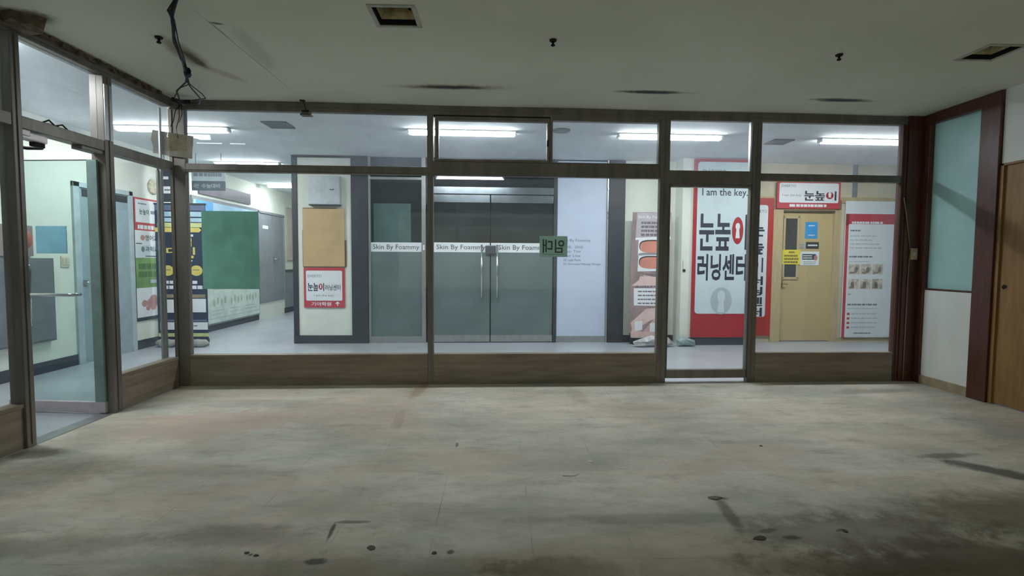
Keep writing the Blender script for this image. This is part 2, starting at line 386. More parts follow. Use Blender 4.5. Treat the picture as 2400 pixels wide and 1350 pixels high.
o = MB().box(XL - .06, XR + .12, -3.72, -3.6, 0, H).build('wall_back', COOLWALL); tag(o, 'rear wall of the empty shop unit', 'wall', kind='structure')
o = MB().box(XL - .06, XL + .06, -3.6, 1.5, 0, H).build('wall_left', COOLWALL); tag(o, 'solid left wall behind the last glass bay', 'wall', kind='structure')
WR = MB()
WR.box(XR, XR + .12, -3.6, 4.44, 2.15, H); WR.box(XR, XR + .12, -3.6, 3.5, 0, 2.15); WR.box(XR + .1, XR + .12, 3.5, 4.44, 0, 2.15)
o = WR.build('wall_right', COOLWALL); tag(o, 'white right wall above the golden wood door', 'wall', kind='structure')
WL = MB(); WL.box(XC - .12, XC, -3.6, 15, 0, H, 0)
o = MB().box(XC, XC + .012, 11.98, 15, .1, .98, 0).box(XC, XC + .03, 11.95, 15, .96, 1.01, 1).build('trim_wainscot', [GREYMETAL, CHAR]); tag(o, 'grey wainscot far down the left corridor', 'wainscot', kind='structure')
o = WL.build('wall_corridor_left', WHITEWALL); tag(o, 'cream corridor wall with doors and posters on the far left', 'wall', kind='structure')
o = MB().box(XC, W(.19, 0).x, 15, 15.1, 0, H).build('wall_corridor_end', WHITEWALL); tag(o, 'end wall far down the left corridor', 'wall', kind='structure')
o = MB().box(XC, XL, -3.72, -3.6, 0, H).build('wall_corridor_near', WHITEWALL); tag(o, 'near end wall of the left corridor', 'wall', kind='structure')
BL = MB()
for a, b in ((-3.6, 6.1), (7.08, 10.66), (11.95, 15)): BL.box(XC, XC + .014, a, b, 0, .125)
o = BL.build('baseboard_corridor_left', NAVY); tag(o, 'dark navy skirting along the cream corridor wall', 'skirting', kind='structure')
# pillar at the corridor corner (F frame)
PW = 2.57
o = MB().box(.19, 1.02, 0, .9, .12, H).build('wall_pillar', WHITEWALL, None, W(0, PW + .02), TILT); tag(o, 'cream pillar left of the closed beauty shop front', 'pillar', kind='structure')
P = MB(); P.box(.14, .215, 0, 1.0, 0, H - .01, 0, .004); P.box(1.0, 1.24, 0, 1.0, 0, H - .01, 0, .004); P.box(.14, 1.24, -.005, .02, 0, .12, 0, .003); P.box(.14, 1.24, 0, .03, H - .035, H - .006)
o = P.build('trim_pillar', CHAR, None, W(0, PW), TILT); tag(o, 'charcoal trim framing the cream pillar', 'trim', kind='structure')
R2 = MB(); R2.box(.19, .31, 3.57, 12.4, 0, H)
o = R2.build('wall_corridor_inner', WHITEWALL, None, W(0, 0), TILT); tag(o, 'inner wall of the far left corridor behind the pillar', 'wall', kind='structure')
# wall right of the shop, with a boxed-out pillar that carries the tall sign
o = MB().box(5.14, 5.95, 2.62, 2.75, 0, H).build('wall_corridor_far', WHITEWALL, None, W(0, 0), TILT); tag(o, 'cream corridor wall behind the roll-up banner', 'wall', kind='structure')
o = MB().box(5.94, 7.1, 2.33, 2.75, 0, H).build('wall_sign_pillar', WHITEWALL, None, W(0, 0), TILT); tag(o, 'cream boxed pillar carrying the tall red sign', 'pillar', kind='structure')
B4 = MB(); B4.box(5.14, 5.94, 2.6, 2.62, 0, .11); B4.box(5.93, 7.11, 2.315, 2.33, 0, .11)
o = B4.build('baseboard_corridor_far', NAVY, None, W(0, 0), TILT); tag(o, 'dark skirting below the tall red sign', 'skirting', kind='structure')
T = MB(); T.box(7.1, 11, 2.62, 2.75, 2.24, H, 0); T.box(7.1, 7.56, 2.62, 2.75, 0, 2.24, 0); T.box(8.6, 11, 2.62, 2.75, 0, 2.24, 0); T.box(7.1, 11, 2.60, 2.62, 2.2, 2.29, 1); T.box(8.78, 8.86, 2.612, 2.62, 2.29, H, 2)
T.box(8.6, 11, 2.605, 2.62, 0, .06, 1)
o = T.build('wall_tan_front', [TANLT, TANTRIM, GREYMETAL], None, W(0, 0), TILT); tag(o, 'beige panelled wall around the tan door', 'wall', kind='structure')
o = MB().box(11, 11.1, 0, 2.75, 0, H).build('wall_corridor_right', WHITEWALL, None, W(0, 0), TILT); tag(o, 'right end wall of the corridor', 'wall', kind='structure')
o = MB().box(5.14 - .25, 5.14, 2.57, 3.0, 0, H - .01, 0, .004).build('trim_shop_column', CHAR, None, W(0, 0), TILT); tag(o, 'dark grey column right of the white shop panel', 'column', kind='structure')

# ------------------------------------------------------------------ front partition (window_1)
def pane(name, x0, x1, z0, z1, mat, parent, y=0): return MB().box(x0, x1, y - .003, y + .003, z0, z1).build(name, mat, parent)
fp = thing('window_1', 'front glazed partition with bronze aluminium frame facing the corridor', 'glass partition', W(0, .025), TILT, kind='structure')
D = .03
m_ = MB().box(-.06, .08, -D, D, 0, 2.72, 0, .004); m_.box(-.062, -.03, -D - .012, -D + .005, 0, 2.7, 0, .003); m_.build('corner_post', BRONZE, fp)
b_ = MB().box(-.05, 7.40, -D, D, 2.705, 2.795, 0, .004); b_.box(-.05, 7.40, -D - .008, -D + .004, 2.745, 2.758); b_.build('top_beam', BRONZE, fp)
r_ = MB().box(.08, 4.775, -D, D, 2.112, 2.19, 0, .004); r_.box(.08, 4.775, -D - .012, -D + .004, 2.128, 2.142); r_.box(2.47, 4.775, -D + .005, D, 2.185, 2.252, 0, .004)
r_.box(4.875, 5.75, -D, D, 2.06, 2.2, 0, .004); r_.box(5.835, 7.40, -D, D, 2.108, 2.182, 0, .004); r_.build('transom_rail', BRONZE, fp)
for a, b in ((2.412, 2.472), (4.775, 4.875), (5.75, 5.835), (7.35, 7.407)):
    mm = MB().box(a, b, -D - .006, D, 0, 2.71, 0, .004); mm.box((a + b) / 2 - .004, (a + b) / 2 + .004, -D - .012, -D, .02, 2.7); mm.build('mullion', BRONZE if a < 7 else DARKWOOD, fp)
for a, b in ((.08, 2.412), (2.472, 4.775), (5.835, 7.345)):
    k = MB().box(a, b, -.038, .04, 0, .29, 0, .002); k.box(a, b, -.045, .048, .285, .312, 0, .003); k.box(a, b, -.042, .04, 0, .03, 0, .002); k.build('kick_panel', KICK, fp)
pane('glass_pane', .08, 2.412, .312, 2.112, GLASS, fp); pane('glass_pane', 2.472, 4.775, .312, 2.112, GLASS, fp); pane('glass_pane', 5.835, 7.345, .312, 2.108, GLASS, fp)
pane('transom_pane', .08, 2.412, 2.19, 2.705, UPGLASS, fp); pane('transom_pane', 3.665, 4.775, 2.25, 2.70, UPGLASS, fp)
pane('transom_pane', 4.875, 5.75, 2.2, 2.705, UPGLASS, fp); pane('transom_pane', 5.835, 7.345, 2.182, 2.705, UPGLASS, fp)
MB().box(3.64, 3.668, -D, D, 2.25, 2.71, 0, .003).build('mullion', BRONZE, fp)
fr = MB()
for a, b, c, d in ((3.667, 4.775, 2.672, 2.705), (3.667, 4.775, 2.25, 2.258), (4.755, 4.776, 2.25, 2.705)): fr.box(a, b, -.03, .03, c, d)
fr.build('glazing_bead', BRONZE, fp)
sa = MB()
for a, b, c, d in ((2.49, 3.635, 2.655, 2.692), (2.49, 3.635, 2.252, 2.275), (2.49, 2.527, 2.27, 2.66), (3.61, 3.635, 2.27, 2.66)): sa.box(a, b, -.035, .025, c, d, 0, .003)
sa = sa.build('awning_sash', BRONZE, fp)
pane('sash_pane', 2.525, 3.612, 2.27, 2.66, UPGLASS, sa)
MB().box(3.607, 3.625, -.055, -.034, 2.41, 2.475, 0, .004).build('sash_latch', BLACK, sa)
MB().box(2.475, 3.64, -.03, .03, 2.692, 2.706).build('shadow_gap', DARKHOLE, fp)
# bright metal channel beside the door bay
MB().box(5.735, 5.748, -.02, .02, 2.2, 2.705, 0, .002).box(5.722, 5.729, -.02, .02, 2.2, 2.705, 0, .002).build('metal_channel', ALU, fp)

d1 = thing('door_1', 'closed framed glass door in the front partition', 'glass door', W(4.88, .025), TILT, kind='structure')
f_ = MB()
for a, b, c, d in ((0, .012, .045, 2.055), (.855, .868, .045, 2.055), (0, .868, 2.032, 2.055), (0, .868, .045, .132)): f_.box(a, b, -.03, .03, c, d, 0, .003)
f_.build('door_frame', BRONZE, d1)
pane('glass_pane', .012, .855, .132, 2.032, GLASS, d1)

# ------------------------------------------------------------------ left partition (window_2): local x = world y, local y outward
lp = thing('window_2', 'left glazed partition with weathered bronze frame and doorway', 'glass partition', (XL - .05, 0, 0), QL, kind='structure')
t_ = MB().box(1.5, 5.03, -.05, .05, 2.71, 2.795, 0, .004); t_.box(1.5, 5.03, -.058, -.045, 2.735, 2.75); t_.build('top_beam', BRONZE, lp)
r_ = MB().box(1.5, 3.4, -.05, .05, 2.115, 2.195, 0, .004); r_.box(3.46, 4.17, -.05, .05, 2.115, 2.195, 0, .004); r_.box(4.26, 5.03, -.05, .05, 2.112, 2.19, 0, .004); r_.build('transom_rail', BRONZE, lp)
p_ = MB().box(3.4, 3.468, -.055, .045, 0, 2.715, 0, .005); p_.box(3.43, 3.438, -.062, -.053, .02, 2.7); p_.build('doorway_post', BRONZE, lp)
p_ = MB().box(4.17, 4.262, -.055, .055, 0, 2.715, 0, .005); p_.box(4.21, 4.218, -.062, -.053, .02, 2.7); p_.build('mullion', BRONZE, lp)
MB().box(4.172, 4.206, -.064, -.05, 2.2, 2.64, 0, .003).box(4.22, 4.25, -.064, -.05, 2.2, 2.64, 0, .003).build('metal_channel', ALU, lp)
for a, b in ((1.5, 3.4), (4.262, 5.03)):
    k = MB().box(a, b, -.035, .04, 0, .28, 0, .002); k.box(a, b, -.045, .048, .275, .302, 0, .003); k.build('kick_panel', KICK, lp)
pane('glass_pane', 1.5, 3.4, .302, 2.115, GLASS, lp); pane('glass_pane', 4.262, 5.03, .302, 2.112, GLASS, lp)
pane('transom_pane', 1.5, 3.4, 2.195, 2.71, UPGLASS, lp); pane('transom_pane', 3.46, 4.17, 2.195, 2.71, UPGLASS, lp); pane('transom_pane', 4.262, 5.03, 2.19, 2.71, UPGLASS, lp)
MB().box(3.96, 4.168, -.04, .04, 2.085, 2.114, 0, .004).build('hinge_block', BRONZE, lp)
MB().box(4.95, 4.985, .052, .07, .0, 2.1, 0, .003).box(5.0, 5.03, .052, .07, .0, 2.7, 0, .003).build('glazing_channel', ALU, lp)
o = MB().box(3.46, 4.17, -.05, .06, 0, .006, 0).build('trim_threshold', ALU, None, (XL - .05, 0, 0), QL); tag(o, 'thin metal threshold strip in the open left doorway', 'threshold', kind='structure')

d2 = thing('door_2', 'frameless teal glass door standing open into the left corridor', 'glass door', (-3.17, 4.165, 0), PI - .09, kind='structure')
d2.rotation_euler = (0, 0, PI - .09)                 # local x runs from the hinge out into the corridor
pane('glass_pane', .02, .83, .1, 2.04, DOORGLASS, d2)
MB().box(0, .83, -.022, .022, .012, .1, 0, .004).build('bottom_rail', ALUPINK, d2)
MB().box(0, .085, .0, .02, .1, 2.04, 0, .003).build('hinge_stile', M('dark_teal_edge', (128, 152, 149), .3, 0, .1, 4), d2)
MB().box(.02, .83, -.004, .004, 2.038, 2.046).build('top_edge', CHAR, d2)
h_ = MB().tube([(.72, .004, .97), (.72, .06, .97), (.69, .075, .97), (.22, .075, .972), (.19, .06, .972), (.19, .004, .972)], .014, 10); h_.build('push_bar', STEEL, d2)
h_ = MB().tube([(.70, -.004, 1.2), (.70, -.06, 1.2), (.70, -.07, 1.17), (.70, -.07, .74), (.70, -.06, .71), (.70, -.004, .71)], .014, 10); h_.box(.69, .71, -.02, .03, .93, 1.01); h_.build('pull_handle', STEEL, d2)
dc = thing('door_closer', 'white metal door closer hanging under the left transom', 'door closer', (XL - .04, 3.50, 2.052), QL)
MB().box(-.03, .17, -.03, .03, .0, .052, 0, .008).box(-.04, .03, -.04, .04, .02, .06, 0, .006).build('closer_body', M('worn_white_metal', (214, 206, 208), .4, .2, .12, 9), dc)
MB().tube([(.12, .0, -.01), (.2, .04, -.02), (.2, .14, -.02), (.1, .24, -.01)], .012, 8).box(.08, .16, -.02, .02, -.03, .0, 0, .004).build('closer_arm', BLACK, dc)
cb = MB().tube([(0, 0, 0), (.06, .0, .035), (.12, .01, .01), (.17, 0, .03), (.2, -.01, .004)], .006, 6).tube([(.02, .01, .003), (.09, .03, .02), (.15, .01, .012)], .005, 6)
o = cb.build('loose_wire', BLACK, None, (XL - .04, 3.66, 2.197), QL); tag(o, 'loose dark wire lying on the left transom rail', 'wire')

# ------------------------------------------------------------------ right wall: wood column, teal window_3, wood door_9 (local x = -y)
o = MB().box(7.408, 7.60, -.02, .1, 0, H - .004, 0, .005).build('trim_column', DARKWOOD, None, W(0, 0), TILT); tag(o, 'dark brown wood column at the right corner', 'column', kind='structure')
w3 = thing('window_3', 'brown framed teal frosted window above a white panel', 'window', (XR, 0, 0), QR, kind='structure')
MB().box(-4.632, -4.445, -.03, .1, 0, H - .004, 0, .005).build('jamb', DARKWOOD, w3)
MB().box(-5.26, -5.19, -.02, .1, 0, H - .004, 0, .005).build('jamb', DARKWOOD, w3)
MB().box(-5.26, -4.44, -.025, .1, 2.692, H - .004, 0, .005).build('lintel', DARKWOOD, w3)
MB().box(-5.19, -4.632, .03, .042, .99, 2.7).build('frosted_pane', TEALGLASS, w3)
MB().box(-5.19, -4.632, -.0, .1, .985, 1.004, 0, .003).build('sill', DARKWOOD, w3)
MB().box(-5.19, -4.632, .004, .1, .085, .99).build('white_panel', COOLWALL, w3)
o = MB().box(-5.26, -4.632, -.012, .1, 0, .088, 0, .003).build('baseboard_right', STONE, None, (XR, 0, 0), QR); tag(o, 'beige stone skirting under the white panel', 'skirting', kind='structure')
d9 = thing('door_9', 'flat golden wood door at the right edge', 'door', (XR, 0, 0), QR, kind='structure')
MB().box(-4.41, -3.52, .012, .05, .01, 2.13, 0, .003).build('door_leaf', GOLDWOOD, d9)
MB().box(-4.444, -4.41, -.008, .06, 0, 2.15, 0, .003).box(-4.444, -3.5, -.008, .06, 2.13, 2.15, 0, .003).build('door_frame', GOLDWOOD, d9)
r = MB(); r.tube([(-4.36 + .016 * math.cos(t), .004, 1.06 + .016 * math.sin(t)) for t in [PI * 2 * k / 14 for k in range(11)]], .004, 6); r.box(-4.372, -4.348, .006, .014, 1.048, 1.072, 0, .003); r.build('ring_pull', BLACK, d9)
sw = thing('switch_box', 'small beige switch box on the dark wood column', 'switch', W(7.505, -.02, 1.36), TILT)
MB().box(-.032, .032, -.03, 0, -.06, .06, 0, .005).build('box', M('aged_beige_plastic', (176, 160, 132), .5, 0, .1, 9), sw)
MB().box(-.013, .013, -.036, -.028, -.022, .022, 0, .003).build('rocker', M('aged_ivory_plastic', (196, 184, 156), .4), sw)
wp = [(7.38, -.022, 1.95), (7.405, -.03, 1.8), (7.44, -.027, 1.6), (7.468, -.027, 1.42), (7.466, -.027, 1.3), (7.462, -.027, 1.0), (7.46, -.027, .5), (7.458, -.027, .02)]
o = MB().tube([(a - 7.46, b, c) for a, b, c in wp], .006, 6).build('wire', M('tan_wire', (150, 120, 92), .5), None, W(7.46, 0), TILT); tag(o, 'thin tan wire running down to the switch box', 'wire')

# ------------------------------------------------------------------ shop front across the corridor (F frame)
V = 2.62
POLISH = M('polished_header_metal', (150, 160, 168), .22, .9, .12, 3)
sh = thing('window_4', 'left fixed pane of the closed beauty shop with frosted film', 'shop window', W(0, V), TILT, kind='structure')
a_ = MB()
for a, b, c, d in ((1.245, 1.28, 0, H), (2.04, 2.1, 0, H), (1.28, 2.04, 0, .1), (1.28, 2.04, 2.46, 2.5)): a_.box(a, b, -.03, .03, c, d, 0, .003)
a_.build('frame', ALU, sh)
pane('glass_pane', 1.28, 2.04, .1, 2.46, SHOPGLASS, sh); pane('glass_pane', 1.28, 2.04, 2.5, H, SHOPGLASS, sh)
MB().box(1.28, 2.04, -.006, -.0035, .1, 1.385).build('frosted_film', FROST, sh)
t_ = MB().box(1.275, 2.045, -.0075, -.0035, 1.385, 1.525); t_.text('Skin By Foammy', 1.31, 2.0, 1.40, 1.495, -.0085, 1); t_.build('name_band', [WHITE, INK], sh)
MB().box(2.06, 2.085, -.045, -.03, 1.41, 1.49, 0, .003).build('lock_plate', WHITE, sh)
ib = MB().box(1.3, 1.86, .1, .13, .9, 2.12).build('board', M('grey_green_board', (158, 164, 158), .6), None, W(0, V), TILT); tag(ib, 'grey board standing behind the left shop pane', 'board')
hd = MB().box(2.1, 4.09, -.02, .04, 2.74, H); hd.box(2.1, 2.16, -.02, .04, 2.1, H); hd.box(4.045, 4.095, -.03, .03, 0, H, 0, .003)
w6 = thing('window_6', 'clear transom glazing above the double shop doors', 'shop window', W(0, V), TILT, kind='structure')
hd.build('frame', CHAR, w6)
MB().box(2.165, 4.045, -.02, .03, 2.265, 2.37, 0, .003).build('header_rail', POLISH, w6)
pane('glass_pane', 2.16, 4.045, 2.37, 2.74, SHOPGLASS, w6)
def shop_door(n, u0, u1, hside, label, txt):
    d = thing(n, label, 'glass door', W(u0, V), TILT, 'frosted double doors of the beauty shop', 'structure')
    w = u1 - u0
    pane('glass_pane', .005, w - .005, .1, 2.14, SHOPGLASS, d)
    MB().box(.004, w - .004, -.02, .02, .012, .115, 0, .004).build('bottom_rail', ALU, d)
    MB().box(.006, w - .006, -.02, .02, 2.135, 2.252, 0, .003).build('top_rail', POLISH, d)
    MB().box(.006, w - .006, -.006, -.0035, .115, 1.385).build('frosted_film', FROST, d)
    t = MB().box(.006, w - .006, -.0075, -.0035, 1.385, 1.53); t.text('Skin By Foammy', txt[0], txt[1], 1.405, 1.50, -.0085, 1); t.build('name_band', [WHITE, INK], d)
    hx = w - .13 if hside > 0 else .1
    MB().tube([(hx, -.004, 1.44), (hx, -.055, 1.44)], .008, 8).tube([(hx, -.004, .76), (hx, -.055, .76)], .008, 8).tube([(hx, -.06, 1.5), (hx, -.06, .7)], .014, 10).build('pull_handle', STEEL, d)
    return d
dl = shop_door('door_3', 2.2, 3.075, 1, 'left frosted glass shop door with long steel handle', (.06, .8))
MB().box(.80, .96, -.055, -.02, 1.36, 1.49, 0, .012).box(.87, .94, -.06, -.05, 1.365, 1.385, 0, .003).build('door_lock', M('dark_lock_plastic', (64, 68, 72), .4), dl)
shop_door('door_4', 3.08, 4.04, -1, 'right frosted glass shop door beside the white panel', (.12, .86))
w5 = thing('window_5', 'tall white filmed shop pane with small price list', 'shop window', W(0, V), TILT, kind='structure')
MB().box(4.095, 4.86, -.02, .02, 0, .1, 0, .003).box(4.862, 4.885, -.045, .02, 0, H, 0, .003).build('frame', ALU, w5)
t_ = MB().box(4.1, 4.86, -.012, .012, .1, H - .02)
BI = ink('blue_grey_lettering', (92, 104, 130))
t_.text('Skin By Foammy', 4.16, 4.62, 1.545, 1.60, -.0135, 1)
for i, (s_, a) in enumerate((('10:00 - 20:00', 4.5), ('Hair Tint', 4.47), ('Hair Line', 4.46), ('3D Lash Perm', 4.47), ('3D Personal Makeup Design', 4.78))): t_.text(s_, 4.2, a, 1.455 - i * .066, 1.495 - i * .066, -.0135, 1)
t_.build('white_film', [M('bluish_white_film', (194, 206, 227), .45, 0, .02, 2), BI], w5)
for z in (2.36, 2.0, 1.93): MB().box(4.866, 4.884, -.052, -.044, z - .02, z + .02, 0, .002).build('hinge', STEEL, w5)
# dark unlit inside of the shop
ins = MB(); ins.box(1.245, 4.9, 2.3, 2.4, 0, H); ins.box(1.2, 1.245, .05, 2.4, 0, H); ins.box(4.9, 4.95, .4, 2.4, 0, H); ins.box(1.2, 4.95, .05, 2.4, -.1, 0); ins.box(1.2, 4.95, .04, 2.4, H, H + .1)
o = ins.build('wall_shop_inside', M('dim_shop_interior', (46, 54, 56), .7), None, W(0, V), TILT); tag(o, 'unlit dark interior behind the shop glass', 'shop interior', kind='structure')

# ------------------------------------------------------------------ doors on the corridor walls
d5 = thing('door_5', 'pale blue-grey metal door in the cream corridor wall', 'door', (XC, 0, 0), QL, kind='structure')
MB().box(6.1, 6.19, -.03, 0, 0, 2.16, 0, .004).box(7.0, 7.07, -.03, 0, 0, 2.16, 0, .004).box(6.1, 7.07, -.03, 0, 2.1, 2.16, 0, .004).build('door_frame', M('pale_grey_door_frame', (176, 190, 194), .5), d5)
MB().box(6.19, 7.0, -.012, 0, .012, 2.1).build('door_leaf', BLUEGREY, d5)
MB().box(6.21, 6.27, -.02, -.012, .93, 1.0, 0, .003).tube([(6.235, -.012, .97), (6.235, -.05, .97), (6.3, -.05, .97)], .008, 8).build('door_handle', STEEL, d5)
MB().box(6.24, 6.98, -.02, -.011, 2.0, 2.085, 0, .003).build('door_louver', CHAR, d5)
MB().box(6.55, 6.72, -.016, -.011, 1.42, 1.5).build('door_plate', WHITE, d5)
for i, (a, b) in enumerate(((10.68, 11.33), (11.34, 11.95))):
    d = thing('door_%d' % (6 + i), ('grey metal double door leaf with white plate far down the corridor', 'plain grey metal door leaf with lever far down the corridor')[i], 'door', (XC, 0, 0), QL, 'grey double doors far down the corridor', 'structure')
    MB().box(a, b, -.02, 0, .33, 2.22, 0, .004).box(a if not i else b - .04, (a + .04) if not i else b, -.035, 0, .33, 2.26, 0, .003).box(a, b, -.035, 0, 2.22, 2.27, 0, .003).build('door_leaf', GREYMETAL, d)
    if not i: MB().box(a + .2, a + .45, -.026, -.02, 1.9, 1.97).build('door_plate', WHITE, d)
    else: MB().tube([(a + .05, -.02, 1.26), (a + .05, -.07, 1.26), (a + .2, -.07, 1.26)], .014, 8).box(a + .02, a + .08, -.028, -.02, 1.2, 1.32).build('door_handle', STEEL, d)
d8 = thing('door_8', 'tan door with narrow dark window under the red sign', 'door', W(0, V), TILT, kind='structure')
f_ = MB().box(7.50, 7.66, -.03, .1, 0, 2.24, 0, .004).box(8.5, 8.6, -.03, .1, 0, 2.24, 0, .004).box(7.5, 8.6, -.03, .1, 2.08, 2.24, 0, .004); f_.build('door_frame', TANTRIM, d8)
MB().box(7.66, 8.5, .02, .06, .012, 2.07, 0, .003).build('door_leaf', TANP, d8)
MB().box(7.66, 8.5, -.03, .06, 2.055, 2.08).build('head_gap', M('door_gasket', (96, 82, 58), .6), d8)
MB().box(7.69, 7.725, .005, .022, 1.0, 2.0, 0, .003).box(7.915, 7.955, .005, .022, 1.0, 2.0, 0, .003).box(7.69, 7.955, .005, .022, .99, 1.03, 0, .003).box(7.69, 7.955, .005, .022, 1.95, 1.99, 0, .003).build('window_frame', TANTRIM, d8)
MB().box(7.725, 7.915, .012, .021, 1.03, 1.95).build('window_pane', M('dark_door_glass', (66, 66, 62), .2), d8)
MB().box(7.675, 7.705, .01, .02, .86, .97, 0, .003).tube([(7.69, .012, .92), (7.69, -.03, .92), (7.7, -.035, .92), (7.76, -.035, .915)], .009, 8).build('lever_handle', M('brassy_metal', (168, 146, 100), .3, .6), d8)
def paper(name, label, cat, u0, u1, z0, z1, y, fill, fn=None, mats=(), grp=None):
    mb = MB().box(0, u1 - u0, -.004, 0, 0, z1 - z0)
    if fn: fn(mb, u1 - u0, z1 - z0)
    o = mb.build(name, [fill, *mats], None, W(u0, V + y, z0), TILT); return tag(o, label, cat, grp)
BLUE = M('bright_blue_print', (52, 150, 214), .5); YEL = M('yellow_print', (232, 214, 66), .5)
paper('blue_notice', 'bright blue notice on the tan door', 'notice', 8.05, 8.25, 1.64, 1.9, .019, BLUE, lambda m, w, h: (m.lines(.05, w - .04, h - .05, 1, .03, .016, -.005, 1), m.lines(.05, w - .04, .06, 1, .03, .016, -.005, 1)), [WHITE])
paper('black_sticker', 'small black sticker with white print on the tan door', 'sticker', 8.07, 8.28, 1.48, 1.585, .019, M('black_print', (44, 46, 44), .5), lambda m, w, h: m.lines(.03, w - .02, h * .62, 1, .03, .025, -.005, 1, .05), [WHITE])
paper('grey_sticker', 'pale grey sticker left of the black sticker on the tan door', 'sticker', 7.965, 8.065, 1.48, 1.57, .019, M('grey_print', (178, 174, 158), .5), lambda m, w, h: m.lines(.01, w, h - .02, 3, .026, .012, -.005, 1), [GREYINK])
paper('yellow_notice', 'yellow notice across the narrow window of the tan door', 'notice', 7.68, 7.975, 1.23, 1.46, .003, YEL, lambda m, w, h: (m.lines(.1, w - .1, h - .025, 1, .05, .03, -.005, 1, .0), m.lines(.03, w - .02, h - .08, 3, .05, .03, -.005, 1, .15)), [ink('brown_ink', (120, 104, 40))])
def pic(m, w, h):
    m.rect(.03, w - .05, h - .13, h - .04, -.005, 1); m.lines(.04, w - .09, h - .06, 2, .035, .016, -.0056, 0, .2); m.flat(ell(w - .055, h - .1, .03, .045, 16), -.006, 2); m.lines(.05, w - .05, .06, 2, .03, .01, -.005, 3)
paper('white_notice', 'white notice with dark picture right of the yellow notice', 'notice', 7.985, 8.29, 1.215, 1.435, .019, WHITE, pic, [CHAR, ink('skin_pink_print', (176, 128, 120)), GREYINK])

# ------------------------------------------------------------------ signs
def keyhole(m, cx, cz, r, hgt, y, mi):                # white round head over a flared body
    m.flat(ell(cx, cz, r, r * 1.55, 24), y, mi); m.flat(((cx - r * .95, cz - hgt), (cx + r * .95, cz - hgt), (cx + r * .5, cz), (cx - r * .5, cz)), y - .0004, mi)
def keyhole_dot(m, cx, cz, a, b, y, red, white):
    m.flat(ell(cx, cz, a, b), y, red); keyhole(m, cx, cz + b * .3, a * .4, b * .85, y - .0008, white)
def nunnopi(m, x0, x1, z0, z1, y, ik, red, white):
    """the three big syllables of the sign, drawn in strokes; the ring of the last one is a red keyhole"""
    sx = (x1 - x0) / 350; sz = (z1 - z0) / 259
    R = lambda a, b, c, d: m.rect(x0 + (a - 140) * sx, x0 + (b - 140) * sx, z1 - (d - 433) * sz, z1 - (c - 433) * sz, y, ik)
    for q in ((148, 168, 433, 500), (148, 240, 500, 530), (140, 248, 548, 579), (190, 208, 579, 632), (149, 168, 608, 662), (149, 238, 662, 692),
              (270, 290, 433, 496), (270, 358, 496, 525), (304, 321, 525, 545), (255, 366, 545, 577), (264, 357, 597, 626), (282, 298, 626, 662), (322, 340, 626, 662), (261, 355, 662, 692), (470, 490, 437, 685)): R(*q)
    keyhole_dot(m, x0 + 277 * sx, z1 - 117 * sz, 41 * sx, 96 * sz, y, red, white)
SMATS = [RED, PALE, INK, GREYINK, WHITE, PALEINK]
bs = thing('tall_sign', 'tall red-bordered sign with keyhole emblem and English slogan', 'sign', W(6.10, 2.33, .12), TILT)
MB().box(0, .94, -.03, 0, 0, 2.67, 0, .004).build('sign_box', RED, bs)
t_ = MB().prism(rrect(.05, .885, .36, 2.625, .05), -.034, -.029, 0)
y = -.0352
t_.text('D\u00c4EKYO', .13, .48, 2.44, 2.53, y, 2)
t_.text('I am the key.', .12, .82, 2.095, 2.235, y, 1, .012)
nunnopi(t_, .09, .835, 1.31, 1.86, y, 1, 3, 4)
t_.text('\ub7ec\ub2dd\uc13c\ud130', .075, .83, .86, 1.26, y, 1, .028)
t_.flat(ell(.455, .555, .165, .205), y, 5); keyhole(t_, .455, .62, .06, .24, y - .0008, 0)
t_.build('sign_face', [PALE, INK, GREYINK, RED, WHITE, PALEINK], bs)
vs = thing('vertical_sign', 'narrow red-bordered vertical sign left of the tan door', 'sign', W(6.955, V, .1), TILT)
MB().box(.12, .545, -.035, 0, 0, 2.16, 0, .004).build('sign_box', M('orange_red_print', (178, 42, 36), .45), vs)
t_ = MB().prism(rrect(.16, .45, .3, 2.05, .04), -.039, -.034, 0); y = -.0402
t_.text('DAEKYO', .2, .43, 1.93, 1.98, y, 2)
def syl(ch, z1, z0): t_.text(ch, .19, .40, z0, z1, y, 1, .03)
syl('\ub208', 1.76, 1.56); syl('\ub192', 1.5, 1.28)
t_.rect(.37, .395, 1.0, 1.23, y, 1); keyhole_dot(t_, .265, 1.12, .055, .09, y, 3, 0)
for i, ch in enumerate('\ub7ec\ub2dd\uc13c\ud130'): syl(ch, .94 - i * .165, .94 - i * .165 - .14)
t_.build('sign_face', [WHITE, INK, GREYINK, RED], vs)
ds = thing('door_sign', 'wide red and white sign above the tan door', 'sign', W(7.53, V - .03, 2.10), TILT)
MB().box(0, 1.02, -.03, 0, 0, .41, 0, .004).lines(.2, .8, .068, 1, .04, .04, -.0312, 1, .02).build('sign_box', [ROSE, WHITE], ds)
t_ = MB().prism(rrect(.03, .985, .09, .395, .025), -.034, -.029, 0); y = -.0352
t_.text('DAEKYO', .06, .29, .33, .37, y, 2); t_.text('I am the key', .08, .38, .18, .225, y, 2)
nunnopi(t_, .43, .95, .125, .275, y, 1, 3, 0); t_.build('sign_face', [WHITE, INK, GREYINK, RED], ds)

